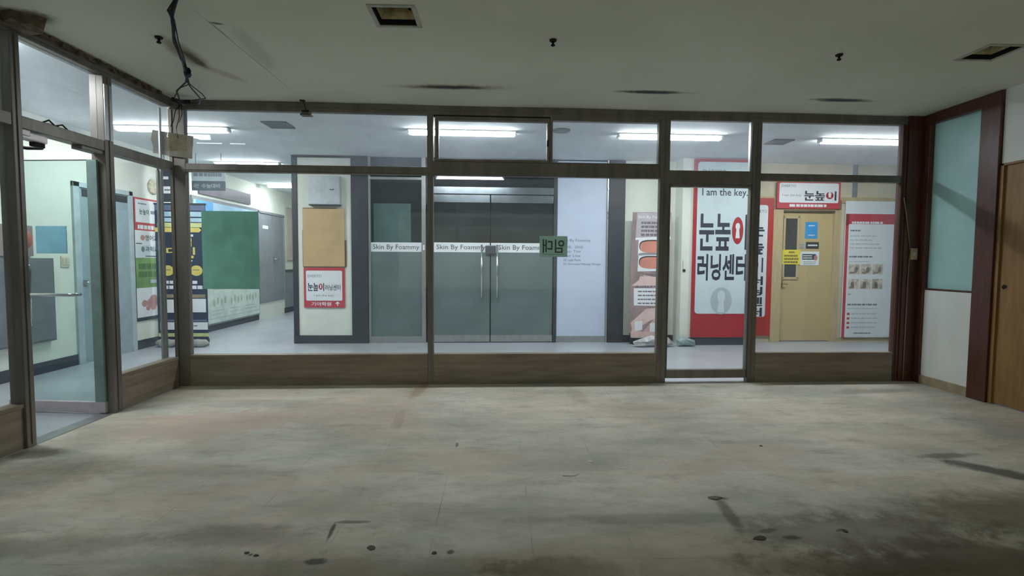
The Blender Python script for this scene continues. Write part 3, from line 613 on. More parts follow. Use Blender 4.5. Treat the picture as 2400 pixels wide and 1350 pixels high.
bp_ = thing('info_poster', 'tall white information poster with red band right of the tan door', 'poster', W(8.665, V - .024, .07), TILT)
t_ = MB().box(0, 1.06, -.02, 0, 0, 2.16, 0, .003); y = -.0212
t_.rect(0, 1.06, 1.96, 2.16, y, 1); t_.rect(0, .055, 0, 1.96, y, 2); t_.rect(0, 1.06, 1.78, 1.96, y, 2); t_.prism(rrect(.05, 1.05, .01, 1.8, .02), y - .001, y, 1); t_.rect(.05, 1.05, .01, .05, y - .0015, 1)
t_.lines(.1, .62, 1.84, 1, .05, .035, y - .0004, 1, .05)
y2 = y - .0016
t_.lines(.08, .36, 1.71, 1, .05, .024, y2, 3); t_.lines(.08, .62, 1.62, 4, .062, .016, y2, 4); t_.lines(.08, .5, 1.3, 1, .05, .026, y2, 3, .1); t_.lines(.08, .6, 1.215, 1, .05, .012, y2, 4)
for r_i in range(2):
    for c_i in range(3):
        x = .08 + c_i * .195; z = 1.01 - r_i * .235
        t_.rect(x, x + .175, z, z + .16, y2, 5)
        t_.flat(ell(x + .12 - .05 * r_i, z + .07, .03, .05, 12), y2 - .0004, 6); t_.rect(x + .02, x + .1, z + .01, z + .04, y2 - .0004, 7)
t_.lines(.08, .13, .7, 1, .1, .016, y2, 3, 0); t_.lines(.08, .6, .54, 1, .1, .026, y2, 3, .05); t_.lines(.08, .6, .47, 1, .1, .012, y2, 4)
for i in range(4): t_.rect(.08, .125, .36 - i * .072, .395 - i * .072, y2, 2); t_.lines(.15, .6, .39 - i * .072, 1, .1, .018, y2, 4, .15)
t_.lines(.2, .5, .08, 1, .1, .02, y2, 3, .1)
t_.rect(.86, .875, .2, .6, y2, 5)
t_.build('poster_panel', [WHITE, M('white_print_cool', (222, 230, 234), .5, 0, .02, 2), ROSE, GREYINK, PALEINK, M('beige_photo_print', (196, 188, 174), .5, 0, .25, 20), M('grey_photo_print', (128, 126, 118), .5, 0, .25, 20), M('brown_photo_print', (150, 132, 112), .5)], bp_)
rs = thing('wall_sign', 'small square red-bordered sign low on the cream pillar', 'sign', W(.295, PW + .02, .54), TILT)

t_ = MB().prism(rrect(.035, .565, .105, .555, .02), -.024, -.019, 0); y = -.0252
t_.text('DAEKYO', .06, .26, .455, .495, y, 2); nunnopi(t_, .06, .3, .25, .37, y, 1, 3, 0); t_.text('\ub7ec\ub2dd\uc13c\ud130', .315, .54, .26, .345, y, 1, .01); t_.text('I am the key.', .15, .45, .16, .2, y, 2)
t_.build('sign_face', [WHITE, INK, GREYINK, RED], rs)
t_ = MB().box(0, .6, -.02, 0, 0, .6, 0, .003); t_.text('\uae30\uc544\ud559\uc6d0', .11, .40, .025, .085, -.0212, 1, .02); t_.rect(.485, .5, .03, .075, -.0212, 1); t_.flat(((.455, .06), (.53, .06), (.4925, .095)), -.0213, 1); t_.build('sign_box', [ROSE, WHITE], rs)
tb = thing('notice_board', 'plain tan notice board on the cream pillar', 'board', W(.285, PW + .016, 1.15), TILT)
MB().prism([(0, 0), (.64, 0), (.64, .4), (.6, .4), (.6, .84), (.5, .84), (.5, .875), (.01, .875), (.01, .55), (0, .55)], -.012, 0).build('backing', M('dark_board_backing', (116, 92, 62), .6), tb)
MB().box(.012, .618, -.03, -.012, .006, .862, 0, .003).build('board', CARD, tb)
ab = thing('metal_box', 'pale grey metal box high on the cream pillar', 'box', W(.41, PW + .02, 2.07), TILT)
MB().box(0, .45, -.1, 0, 0, .42, 0, .006).build('case', M('pale_grey_case', (178, 186, 190), .4, .05), ab)
MB().box(.0, .45, -.102, 0, -.014, .0).build('base_edge', CHAR, ab)
MB().box(.31, .37, -.106, -.1, .21, .222).build('catch', CHAR, ab)
o = MB().box(0, .26, -.006, 0, 0, .22).build('sky_blue_sheet', sheet('sky_blue_sheet', (172, 218, 230), .5), None, (-3.17, 4.165, 1.30), PI - .09)
o.location = Vector((-3.17, 4.165, 1.30)) + Matrix.Rotation(PI - .09, 3, 'Z') @ Vector((.285, .0095, 0)); tag(o, 'sky blue sheet stuck on the open teal glass door', 'sheet')
# sheets stuck on the outside of the front glass
o = MB().box(.2, .745, .0035, .006, .965, 1.735).build('green_sheet', sheet('dark_green_sheet', (166, 204, 192), .6), None, W(0, 0), TILT); o.location = W(0, .025); tag(o, 'large plain green sheet stuck on the front glass', 'sheet')
t_ = MB().box(3.548, 3.835, .0035, .0065, 1.305, 1.518, 0); 
for a, b, c, d in ((3.575, 3.8, 1.33, 1.334), ): t_.rect(a, b, c, d, .003, 1)
t_.text('\uc784\ub300', 3.58, 3.805, 1.345, 1.485, .0028, 1, .02, True)
o = t_.build('rental_sign', [sheet('green_film', (176, 200, 188), .5), M('dark_green_ink', (24, 66, 52), .5)], None, W(0, 0), TILT); o.location = W(0, .025); tag(o, 'small green rental sign on the front glass, lettering reversed', 'sign')
cs = MB(); pts = [(-.20, 2.50), (.175, 2.442), (.17, 2.36), (.162, 2.30), (.16, 2.228), (-.03, 2.25), (-.2, 2.277), (-.195, 2.33), (-.215, 2.4)]
cs.prism([(x, z) for x, z in pts][::-1], -.035, -.027, 0); cs.rect(-.08, .12, 2.3, 2.455, -.0355, 1)
o = cs.build('cardboard_sign', [M('faded_beige_board', (150, 146, 130), .8, 0, .12, 7), M('stained_beige_board', (138, 130, 106), .8, 0, .15, 9)], None, W(0, 0), TILT); tag(o, 'tilted torn beige cardboard tied to the corner post', 'sign')

# ------------------------------------------------------------------ corridor left: banner, poster, board, cabinet
LG = M('navy_banner_print', (34, 48, 72), .5, 0, .05, 3)
bn = thing('banner_stand', 'dark navy roll-up banner with yellow arrows by the corridor corner', 'banner', W(-1.72, 2.42, 0), TILT)
k = .00634
X = lambda px: (px - 372) * k
Z = lambda py: 2.04 - (py - 480) * k
t_ = MB().box(0, .70, -.012, 0, .09, 2.04, 0); y = -.0132
def br(a, b, c, d, m): t_.rect(X(a), X(b), Z(d), Z(c), y, m)
br(372, 482, 482, 494, 5)
br(389, 480, 497, 508, 4); br(383, 480, 511, 520, 4); t_.flat(((X(377), Z(532)), (X(474), Z(532)), (X(480), Z(527)), (X(474), Z(522)), (X(377), Z(522))), y, 2); t_.flat(((X(372), Z(543)), (X(468), Z(543)), (X(473), Z(538)), (X(468), Z(533)), (X(372), Z(533))), y, 1)
t_.text('\uc810', X(434), X(451), Z(575), Z(556), y, 1, .03); t_.text('\ube44', X(434), X(458), Z(594), Z(577), y, 1, .03); t_.text('\ub300', X(395), X(420), Z(594), Z(577), y, 1, .03)
br(440, 455, 548, 553, 3); t_.flat(rrect(X(434), X(455), Z(602), Z(596), .015), y, 1); t_.lines(X(436), X(457), Z(606), 1, .1, .02, y, 3)
for c in (397, 429, 460): t_.flat(ell(X(c), Z(630), .085, .076, 24), y, 1); t_.lines(X(c - 8), X(c + 8), Z(627), 1, .1, .018, y - .0005, 6, .1)
t_.lines(X(390), X(464), Z(653), 1, .1, .045, y, 3, .15); t_.lines(X(388), X(473), Z(664), 1, .1, .05, y, 3, .02)
br(380, 478, 684, 692, 6); br(380, 446, 696, 726, 3); br(448, 479, 694, 725, 3); br(378, 480, 742, 746, 5); br(377, 482, 748, 765, 3); t_.lines(X(440), X(470), Z(755), 1, .1, .015, y - .0005, 0)
br(373, 484, 773, 781, 2)
t_.build('banner_sheet', [LG, M('pale_yellow_print', (226, 206, 110), .5), M('pale_lime_print', (206, 214, 150), .5), WHITE, M('pale_cyan_print', (176, 206, 222), .5), M('slate_print', (98, 112, 140), .5), M('khaki_print', (150, 138, 112), .5)], bn)
MB().box(-.01, .71, -.02, .008, 2.03, 2.055, 0, .004).build('top_rail', CHAR, bn)
MB().box(0, .7, -.05, .03, .045, .1, 0, .01).box(.02, .68, -.06, .05, 0, .046, 0, .006).build('base', CHAR, bn)
MB().tube([(.35, .018, .08), (.35, .018, 2.03)], .01, 8).build('support_pole', ALU, bn)
SAND = M('grey_sandbag', (150, 152, 146), .8, 0, .12, 9, (1, 1, 1), .3)
def bag(u, w, lab):
    mb = MB(); n = 9
    mb.tube([(w * (i / (n - 1) - .5), .01 * math.sin(i * 2), .058 + .006 * math.sin(i * 3)) for i in range(n)], [.015, .045, .055, .057, .054, .057, .055, .045, .015], 14)
    o = mb.build('sandbag', SAND, None, W(u, 2.28, .0), TILT); return tag(o, lab, 'sandbag', 'sandbags on the banner base')
bag(-1.54, .3, 'grey sandbag at the wall end of the banner base'); bag(-1.15, .4, 'grey sandbag in front of the banner base, corridor side')
bl = thing('blade_sign', 'narrow dark hanging sign panel above the navy banner', 'sign', W(-1.68, 2.44, 2.07), TILT)
t_ = MB().box(0, .38, -.02, 0, 0, .55, 0, .003); y = -.0212
t_.rect(.02, .38, .49, .54, y, 1); t_.rect(.04, .16, .32, .36, y, 2); t_.rect(.18, .34, .31, .35, y, 2); t_.prism(rrect(.03, .36, .12, .22, .01), y - .0005, y, 2); t_.lines(.1, .3, .18, 1, .1, .02, y - .001, 0); t_.build('panel', [NAVY, M('pale_green_print', (168, 190, 168), .5), WHITE], bl)
[MB().tube([(a, -.01, .55), (a, -.01, H - 2.07)], .005, 6).build('hanger', CHAR, bl) for a in (.1, .3)]
os_ = thing('overhead_sign', 'grey overhead corridor sign with two lettered strips', 'sign', W(-1.29, 2.6, 2.26), TILT)
t_ = MB().box(0, .475, -.02, 0, 0, .135, 0, .003); t_.text('\uc218\ub2a5\ub300\ube44', .14, .40, .035, .1, -.0212, 1, .01); t_.text('\ub0b4\uc2e0', .03, .1, .035, .1, -.0212, 1, .01); t_.build('dark_strip', [M('slate_sign', (88, 98, 108), .5), PALEINK], os_)
t_ = MB().box(0, .475, -.02, 0, .137, .30, 0, .003); t_.lines(.03, .45, .255, 1, .1, .05, -.0212, 1, .05); t_.build('light_strip', [M('pale_grey_sign', (172, 184, 192), .5), GREYINK], os_)
[MB().tube([(a, -.01, .3), (a, -.01, H - 2.26)], .004, 6).build('hanger', CHAR, os_) for a in (.06, .42)]
po = thing('lesson_poster', 'tall lesson poster with green section beside the blue-grey door', 'poster', (XC + .004, 7.1, .39), QL)
t_ = MB().box(0, .56, -.012, 0, 0, 1.71, 0, .002); y = -.0132
t_.rect(0, .56, .05, .46, y, 1); t_.rect(0, .56, .46, .88, y, 2); t_.rect(0, .56, .88, 1.06, y, 3); t_.rect(0, .56, 1.06, 1.26, y, 1); t_.rect(0, .56, 1.26, 1.36, y, 4); t_.rect(0, .56, 1.36, 1.71, y, 4); t_.rect(.025, .56, 1.37, 1.685, y - .0005, 1)
y -= .001
t_.text('\ub208\ub192\uc774', .1, .3, 1.48, 1.56, y, 5, .02); t_.lines(.33, .54, 1.55, 1, .1, .05, y, 6, .1); t_.lines(.08, .3, 1.64, 1, .1, .02, y, 6); t_.lines(.06, .55, 1.335, 1, .1, .055, y, 7, .02)
t_.text('\uc601\uc5b4\uad50\uc2e4', .2, .55, 1.12, 1.2, y, 5, .015); t_.flat(ell(.15, 1.16, .045, .04, 16), y, 8); t_.lines(.02, .18, 1.085, 1, .1, .015, y, 5)
t_.text('\uacfc\ud559\uad50\uc2e4', .2, .55, .97, 1.04, y, 5, .015); t_.flat(ell(.15, 1.0, .035, .04, 16), y, 6); t_.lines(.2, .45, .91, 1, .1, .014, y, 5, .05)
t_.lines(.05, .53, .8, 2, .11, .08, y, 9, .05); t_.rect(.28, .5, .52, .57, y, 10)
for cx, cz, a in ((.34, .28, .09), (.27, .24, .075), (.43, .25, .08), (.15, .24, .06), (.5, .2, .06), (.33, .18, .06), (.22, .17, .045)): t_.flat(ell(cx, cz, a, a * .8, 20), y - .0004 * cx, 8)
t_.build('poster_panel', [NAVY, WHITE, M('green_print', (116, 154, 92), .5, 0, .15, 3), PALE, ROSE, INK, GREYINK, WHITE, M('dusty_pink_print', (186, 140, 136), .5), M('olive_ink', (84, 118, 72), .5), PALEINK], po)
o = MB().lathe([(.11, 0), (.11, .012), (.09, .02), (.03, .022)], (0, 0, 0), 24).build('wall_emblem', M('beige_emblem', (196, 188, 164), .6, 0, .2, 20), None, (XC, 7.52, 2.29)); o.rotation_euler = (0, PI / 2, 0); tag(o, 'faint round beige emblem above the lesson poster', 'emblem')
cbn = thing('wall_cabinet', 'dark grey metal cabinet low on the cream corridor wall', 'cabinet', (XC, 5.235, .35), QL)
MB().box(-.15, .53, -.06, 0, 0, .91, 0, .006).build('cabinet_body', M('dark_grey_cabinet', (104, 110, 114), .45, .1), cbn)
MB().box(-.13, .51, -.068, -.058, .02, .89, 0, .004).build('cabinet_door', M('dark_grey_cabinet_door', (110, 116, 120), .4, .1), cbn)
MB().box(.16, .23, -.076, -.066, .26, .33, 0, .004).tube([(.19, -.07, .3), (.19, -.09, .27)], .008, 6).build('latch', BLACK, cbn)
rp = thing('alarm_panel', 'grey square panel with red dome above the dark cabinet', 'alarm', (XC, 5.16, 1.28), QL)
MB().box(0, .4, -.03, 0, 0, .32, 0, .004).build('plate', M('taupe_plate', (140, 128, 126), .5), rp)
r_ = MB().lathe([(.115, 0), (.11, .03), (.08, .06), (.03, .072)], (0, 0, 0), 22).build('red_dome', M('red_plastic', (168, 82, 74), .5), rp, (.25, -.03, .17)); r_.rotation_euler = (PI / 2, 0, 0)
cd = MB(); cd.prism([(.02, 0), (.09, 0), (.115, .17), (.115, .25), (0, .25), (0, .17)], -.13, -.0705, 0)
o = cd.build('cup_holder', M('white_plastic', (212, 220, 222), .4), None, (XC, 5.25, 1.04), QL); tag(o, 'white tapered holder in front of the dark cabinet', 'holder')
sw2 = thing('wall_switch', 'cream double wall switch beside the blue-grey door', 'switch', (XC, 5.92, 1.16), QL)
MB().box(0, .115, -.014, 0, 0, .125, 0, .003).build('plate', M('cream_plastic', (214, 210, 190), .4), sw2)
for a in (.012, .062): MB().box(a, a + .042, -.02, -.013, .02, .105, 0, .003).build('rocker', M('cream_rocker', (200, 196, 176), .4), sw2)
db = thing('display_board', 'long wall display board with sky picture and printed columns', 'board', (XC, 8.4, .11), QL)
MB().box(0, 2.27, -.03, 0, 0, 2.18, 0, .004).build('frame', GREYMETAL, db)
t_ = MB().box(.03, 2.24, -.036, -.029, .03, 2.12, 0); y = -.0372
t_.rect(.03, 2.24, 1.45, 2.12, y, 1); t_.rect(.1, .6, 1.85, 2.12, y - .0005, 2); t_.flat(((.03, 1.6), (2.24, 1.45), (2.24, 1.55), (1.6, 1.7), (.9, 1.66), (.4, 1.78), (.03, 1.74)), y - .001, 3)
for c_i in range(3):
    x = .5 + c_i * .58; t_.lines(x, x + .48, .76, 1, .1, .03, y, 4, .1); t_.lines(x + .05, x + .4, .66, 1, .1, .05, y, 5, .2)
    for q in range(4): t_.flat(ell(x + .06 + q * .12, .38 + .03 * (q % 2), .035, .07, 12), y, 5)
    t_.lines(x, x + .45, .25, 2, .06, .02, y, 4)
t_.rect(.03, 2.24, .1, .115, y, 4)
t_.build('poster_panel', [M('pale_green_white_print', (206, 220, 212), .4), M('sky_print', (170, 206, 232), .4), M('deep_sky_print', (96, 170, 226), .4), M('ridge_print', (120, 140, 160), .5), PALEINK, M('sage_print', (170, 184, 170), .5)], db)
o = MB().box(0, 1.75, -.03, 0, 0, .21, 0, .003).build('wall_banner', M('dark_taupe_panel', (96, 92, 104), .5, 0, .12, 4), None, (XC, 8.62, 2.34), QL); tag(o, 'dark grey strip sign above the display board', 'sign')
nb = thing('far_notice', 'beige framed notice on the far corridor wall past grey doors', 'notice', (XC + .004, 12.08, 1.22), QL)
MB().box(0, .48, -.02, 0, 0, 1.25, 0, .003).build('backing', M('beige_frame', (170, 160, 150), .5), nb); MB().box(.02, .46, -.024, -.019, .02, 1.23).build('sheet', M('beige_sheet', (198, 190, 180), .6), nb)
ar_ = MB().box(0, .3, -.01, .01, 0, .25, 0, .003); ar_.flat(((.05, .12), (.17, .12), (.17, .16), (.25, .1), (.17, .05), (.17, .085), (.05, .085)), -.0112, 1)
o = ar_.build('exit_sign', [M('pale_grey_sign_board', (176, 178, 184), .5), CHAR], None, W(-.05, 3.6, 2.25), TILT); tag(o, 'pale grey hanging sign with dark arrow beside the pillar', 'sign')
MB().tube([(.15, 0, .25), (.15, 0, .55)], .005, 6).build('hanger', CHAR, o)

# ------------------------------------------------------------------ beauty banner beside the tall sign
xb = thing('beauty_banner', 'pinkish beauty banner with eyelash pictures beside the dark column', 'banner', W(5.14, 2.43, 0), TILT)
t_ = MB()
n0 = 0
t_.prism([(0.03, .16), (.63, .16), (.66, 2.0), (.07, 2.0)], -.03, -.024, 0); y = -.0312
def qx(px, py): return ((px - 1467) * .0065 + .02, 2.0 - (py - 498) * .0065)
def qp(pts, m, dy=0): t_.flat([qx(*p) for p in pts][::-1], y - dy, m)
qp(((1485, 500), (1566, 498), (1564, 557), (1482, 559)), 1); t_.text('Skin By Foammy', .15, .6, 1.9, 1.95, y - .0005, 2); t_.lines(.2, .6, 1.86, 4, .06, .035, y - .0005, 3, .2)
qp(((1482, 557), (1565, 553), (1565, 560), (1482, 562)), 2, .001)
for c_y in (580, 617):
    qp(((1490, c_y - 25), (1562, c_y - 27), (1560, c_y + 16), (1488, c_y + 18)), 2)
    t_.flat([qx(1525 + 34 * math.copysign(abs(math.cos(t)) ** .6, math.cos(t)), c_y - 4 + 14.5 * math.copysign(abs(math.sin(t)) ** .7, math.sin(t))) for t in [-2 * PI * i / 28 for i in range(28)]][::-1], y - .001, 7)
    t_.flat([qx(1525 + 32 * math.copysign(abs(math.cos(t)) ** .6, math.cos(t)), c_y - 2 + 13.5 * math.copysign(abs(math.sin(t)) ** .7, math.sin(t))) for t in [-2 * PI * i / 28 for i in range(28)]][::-1], y - .0015, 4)
t_.lines(*[qx(1495, 0)[0], qx(1560, 0)[0]], qx(0, 640)[1], 1, .1, .04, y, 3, .05)
qp(((1495, 640), (1560, 655), (1560, 676), (1475, 668), (1492, 655)), 5); qp(((1480, 674), (1562, 674), (1560, 716), (1481, 714)), 2, .0004)
t_.lines(qx(1484, 0)[0], qx(1555, 0)[0], qx(0, 668)[1], 1, .1, .025, y - .0008, 3, .05); t_.lines(qx(1490, 0)[0], qx(1555, 0)[0], qx(0, 680)[1], 4, .06, .02, y - .0008, 3, .2)
qp(((1474, 755), (1510, 722), (1560, 718), (1560, 736), (1520, 750), (1480, 775)), 5, .0004); qp(((1500, 780), (1530, 745), (1560, 728), (1560, 778)), 6, .0006); qp(((1472, 790), (1478, 768), (1500, 775), (1560, 780), (1558, 792)), 5, .0008)
qp(((1484, 752), (1502, 750), (1502, 772), (1484, 774)), 2, .0012); qp(((1520, 756), (1538, 754), (1540, 776), (1520, 776)), 2, .0014)
t_.build('banner_sheet', [M('mauve_photo_print', (150, 130, 130), .5, 0, .15, 4), M('grey_mauve_print', (176, 170, 176), .5), WHITE, M('mauve_ink', (112, 100, 108), .5), M('salmon_print', (206, 136, 118), .5), M('pale_skin_print', (218, 190, 184), .5), M('skin_print', (206, 172, 164), .5), M('lash_ink', (70, 56, 56), .5)], xb)
MB().tube([(.05, -.02, .16), (.12, .06, 1.0), (.5, .06, 1.2), (.63, -.015, 1.98)], .007, 6).tube([(.62, -.02, .17), (.5, .06, 1.0), (.2, .06, 1.2), (.09, -.015, 1.98)], .007, 6).build('x_frame', BLACK, xb)
MB().tube([(.05, -.1, .02), (.06, -.02, .17), (.3, .05, .2), (.6, -.02, .17), (.62, -.1, .02)], .012, 8).box(.1, .55, -.08, .08, .0, .03, 0, .008).build('base', BLACK, xb)
wr = MB()
wr.tube([(-.04, 0, .05), (.1, -.03, .075), (.22, .02, .09), (.34, -.02, .07), (.46, .02, .075), (.55, 0, .04)], [.03, .06, .075, .06, .065, .02], 12)
for vtx in wr.bm.verts: vtx.co += Vector((random.uniform(-.02, .02), random.uniform(-.02, .02), random.uniform(-.012, .012)))
for vtx in wr.bm.verts: vtx.co.z = max(vtx.co.z, .001)
for f in wr.bm.faces: f.smooth = False
o = wr.build('plastic_wrapping', M('crumpled_clear_plastic', (190, 190, 190), .2, 0, .15, 15), None, W(5.24, 2.17, 0), TILT); tag(o, 'crumpled plastic wrapping on the beauty banner base', 'plastic bag')
o = None
wt = MB(); wt.tube([(0, 0, .06), (.12, .02, .07), (.26, 0, .05)], [.05, .07, .04], 10)
for vtx in wt.bm.verts: vtx.co += Vector((random.uniform(-.02, .02), random.uniform(-.02, .02), random.uniform(-.01, .01))); vtx.co.z = max(vtx.co.z, .001)
o = wt.build('water_bag', M('pale_teal_plastic', (150, 172, 172), .25, 0, .15, 12), None, W(5.86, 2.2, 0), TILT); tag(o, 'pale teal plastic weight bag beside the tall sign base', 'bag')
bell = thing('door_bell', 'small dark round sensor on the cream sign pillar', 'sensor', W(5.985, 2.33, 1.13), TILT)
r_ = MB().lathe([(.022, 0), (.022, .012), (.012, .02), (.004, .021)], (0, 0, 0), 16).build('button', BLACK, bell); r_.rotation_euler = (PI / 2, 0, 0)
MB().tube([(-.02, -.003, .02), (-.02, -.003, .15)], .003, 6).build('cord', GREYINK, bell)

# ------------------------------------------------------------------ ceiling lights
LAMP = emit('lit_fluorescent_diffuser', (.93, .97, 1.0), TUBE)
LAMPSIDE = emit('lit_diffuser_side', (.93, .97, 1.0), TUBE * .32)
HOUS = M('white_lamp_housing', (236, 238, 238), .4)
def lamp(length):
    t = thing('ceiling_light', '', 'ceiling light', (0, 0, H), TILT, 'fluorescent corridor lights')
    h = length / 2
    MB().box(-h, h, -.055, .055, -.014, -.001, 0, .003).build('housing', HOUS, t)
    df = MB(); a = [(-.044, -.014), (.044, -.014), (.03, -.056), (-.03, -.056)]
    v0 = [df.bm.verts.new((-h + .05, yy, zz)) for yy, zz in a[:2]] + [df.bm.verts.new((-h + .02, yy, zz)) for yy, zz in a[2:]]
    v1 = [df.bm.verts.new((h - .05, yy, zz)) for yy, zz in a[:2]] + [df.bm.verts.new((h - .02, yy, zz)) for yy, zz in a[2:]]
    df.bm.faces.new(v0); df.bm.faces.new(v1[::-1])
    for i in range(4): df.bm.faces.new((v0[(i + 1) % 4], v0[i], v1[i], v1[(i + 1) % 4]))
    bmesh.ops.recalc_face_normals(df.bm, faces=df.bm.faces[:])
    for f in df.bm.faces: f.material_index = 0 if f.normal.z < -.9 else 1
    df.build('lit_diffuser', [LAMP, LAMPSIDE], t)
    for s_ in (-1, 1): MB().box(s_ * h - .012, s_ * h + .012, -.04, .04, -.05, -.012, 0, .004).build('end_cap', HOUS, t)
    return t
L0 = lamp(1.27)
for i, (u, v, lab) in enumerate(((-.655, 1.07, 'lit fluorescent light behind the corner post'), (2.72, .98, 'lit fluorescent light seen through the awning sash'), (5.23, .98, 'lit fluorescent light above the front glass door'), (7.78, 1.02, 'lit fluorescent light nearest the dark wood column'))):
    o = L0 if i == 0 else copy_tree(L0)
    o.location = W(u, v, H); o['label'] = lab
L1 = lamp(1.0); L1.location = W(-.79, 3.25, H); L1['label'] = 'lit fluorescent light in the far left corridor, above the display board'
L2 = copy_tree(L1); L2.location = W(-1.0, 5.72, H); L2['label'] = 'lit fluorescent light deepest in the far left corridor'
L3 = lamp(.75); L3.location = (-3.80, 3.69, H); L3.rotation_euler = (0, 0, 0); L3['label'] = 'lit fluorescent light in the left corridor, beyond the doorway post'
for i, (u0, u1) in enumerate(((-.83, -.5), (-.4, -.2))):
    o = MB().box(u0, u1, 1.885, 1.915, -.012, -.001).build('ceiling_strip', HOUS, None, W(0, 0, H), TILT); tag(o, ('longer thin white strip on the corridor ceiling', 'shorter thin white strip on the corridor ceiling')[i], 'ceiling strip', 'thin strips on the corridor ceiling')

# ------------------------------------------------------------------ ceiling fittings
VM = M('dirty_vent_metal', (190, 180, 140), .6, .2, .25, 12); VF = M('cream_vent_frame', (176, 176, 158), .6, 0, .1, 9)
def room_vent(x, y_, r, lab, rings):
    t = thing('ceiling_vent', lab, 'vent', (x, y_, H), 0, 'square air vents in the shop unit ceiling')
    f = MB()
    for a, b, c, d in ((-r - .022, r + .022, -r - .022, -r + .004), (-r - .022, r + .022, r - .004, r + .022), (-r - .022, -r + .004, -r, r), (r - .004, r + .022, -r, r)): f.box(a, b, c, d, -.006, .004, 0, .001)
    f.build('frame', VF, t)
    bx = MB()
    for a, b, c, d in ((-r, -r + .006, -r, r), (r - .006, r, -r, r), (-r, r, -r, -r + .006), (-r, r, r - .006, r)): bx.box(a, b, c, d, .0, .2)
    bx.box(-r, r, -r, r, .19, .2); bx.build('duct', DARKHOLE, t)
    for i in range(rings):
        q = r * (.86 - i * .24); z0 = .03 + i * .03; p = MB(); s = q * .82
        A = [p.bm.verts.new((q * a, q * b, z0)) for a, b in ((-1, -1), (1, -1), (1, 1), (-1, 1))]; B = [p.bm.verts.new((s * a, s * b, z0 + .05)) for a, b in ((-1, -1), (1, -1), (1, 1), (-1, 1))]
        for j in range(4): p.bm.faces.new((A[j], A[(j + 1) % 4], B[(j + 1) % 4], B[j]))
        p.build('diffuser_ring', VM, t)
    return t
room_vent(*VENTS[0], 'square dirty air vent near the top centre of the ceiling', 3)
room_vent(*VENTS[1], 'square dark air vent by the right wall', 1)
def stub(x, y_, lab):
    t = thing('sprinkler_stub', lab, 'sprinkler', (x, y_, H), 0, 'dark sprinkler stubs in the ceiling')
    MB().lathe([(.024, -.01), (.026, -.001)], (0, 0, 0), 16).build('collar', DARKHOLE, t)
    MB().lathe([(.007, -.045), (.015, -.04), (.015, -.034), (.008, -.032), (.01, -.01)], (0, 0, 0), 12).build('head', BLACK, t)
stub(.376, 3.61, 'dark sprinkler stub in the middle of the ceiling'); stub(2.511, 3.77, 'dark sprinkler stub toward the right of the ceiling'); stub(-2.358, 3.68, 'dark sprinkler stub beside the brown ceiling stain')
GV = M('grey_vent_metal', (128, 132, 130), .5, .2)
for i, (c, r, rot, lab) in enumerate((((-2.515, 5.97), .14, .02, 'grey square vent in the corridor ceiling, left bay'), ((3.575, 6.47), .13, .02, 'grey square vent in the corridor ceiling, right bay'))):
    t = thing('corridor_vent', lab, 'vent', (c[0], c[1], H), rot, 'square vents in the corridor ceiling')
    f = MB()
    for a, b, c2, d in ((-r, r, -r, -r + .025), (-r, r, r - .025, r), (-r, -r + .025, -r, r), (r - .025, r, -r, r)): f.box(a, b, c2, d, -.014, -.001, 0, .002)
    f.build('frame', GV, t)
    s = MB()
    for k_ in range(6): yy = -r + .045 + k_ * (2 * r - .09) / 5; s.box(-r + .025, r - .025, yy - .012, yy + .012, -.009, -.004)
    s.box(-r + .02, r - .02, -r + .02, r - .02, -.003, -.001, 1); s.build('grille', [GV, DARKHOLE], t)
o = MB().lathe([(.07, -.022), (.1, -.016), (.105, -.001)], (0, 0, 0), 24).build('ceiling_disc', M('grey_disc', (134, 138, 134), .5), None, (.74, 6.05, H)); tag(o, 'grey round disc on the corridor ceiling', 'ceiling fitting')
hs = thing('hanging_sensor', 'small hanging sensor on a wire before the front transom', 'sensor', W(1.262, -.062, 2.65), TILT)
MB().prism([(-.05, 0), (.05, 0), (.052, .012), (.034, .02), (.034, .045), (-.034, .045), (-.034, .02), (-.052, .012)], -.035, .035, 0).build('body', M('dark_sensor_plastic', (92, 88, 80), .5), hs)
MB().box(-.036, .036, -.037, .037, .03, .047, 0, .004).build('cap', BLACK, hs)
MB().tube([(0, 0, .045), (-.01, 0, .08), (-.025, .0, .12), (-.03, .0, .149)], .003, 6).build('wire', BLACK, hs)
MB().box(-.06, -.015, -.02, .02, .139, .149, 0, .003).build('clip', BLACK, hs)
# bundle of cables drooping under the ceiling towards the corner post
base = [(-1.83, 3.05, H - .008), (-1.93, 3.13, 2.735), (-2.0, 3.25, 2.715), (-2.16, 3.54, 2.718), (-2.31, 3.87, 2.72), (-2.42, 4.1, 2.715), (-2.56, 4.33, 2.71)]
cbm = thing('cable_bundle', 'black cable bundle drooping from the ceiling to the corner post', 'cables', (-2.42, 4.1, H))
def cable(pts, r, name='cable', mt=BLACK):
    MB().tube([Vector(p) - Vector((-2.42, 4.1, H)) for p in pts], r, 7).build(name, mt, cbm)
def wob(pts, a): return [pts[0]] + [(x + random.uniform(-a, a), y_ + random.uniform(-a, a), min(z + random.uniform(-a, a), H - .008)) for x, y_, z in pts[1:]]
ends = ([(-2.76, 4.52, 2.70), (-2.86, 4.72, 2.69), (-2.93, 4.9, 2.715), (-3.0, 5.0, 2.73)], [(-2.62, 4.5, 2.715), (-2.66, 4.7, 2.69), (-2.78, 4.88, 2.70), (-2.98, 4.98, 2.735)], [(-2.68, 4.42, 2.69), (-2.8, 4.55, 2.65), (-2.85, 4.75, 2.65), (-2.95, 4.96, 2.72)], [(-2.6, 4.45, 2.73), (-2.62, 4.65, 2.72), (-2.7, 4.85, 2.74), (-2.9, 4.98, 2.76)])
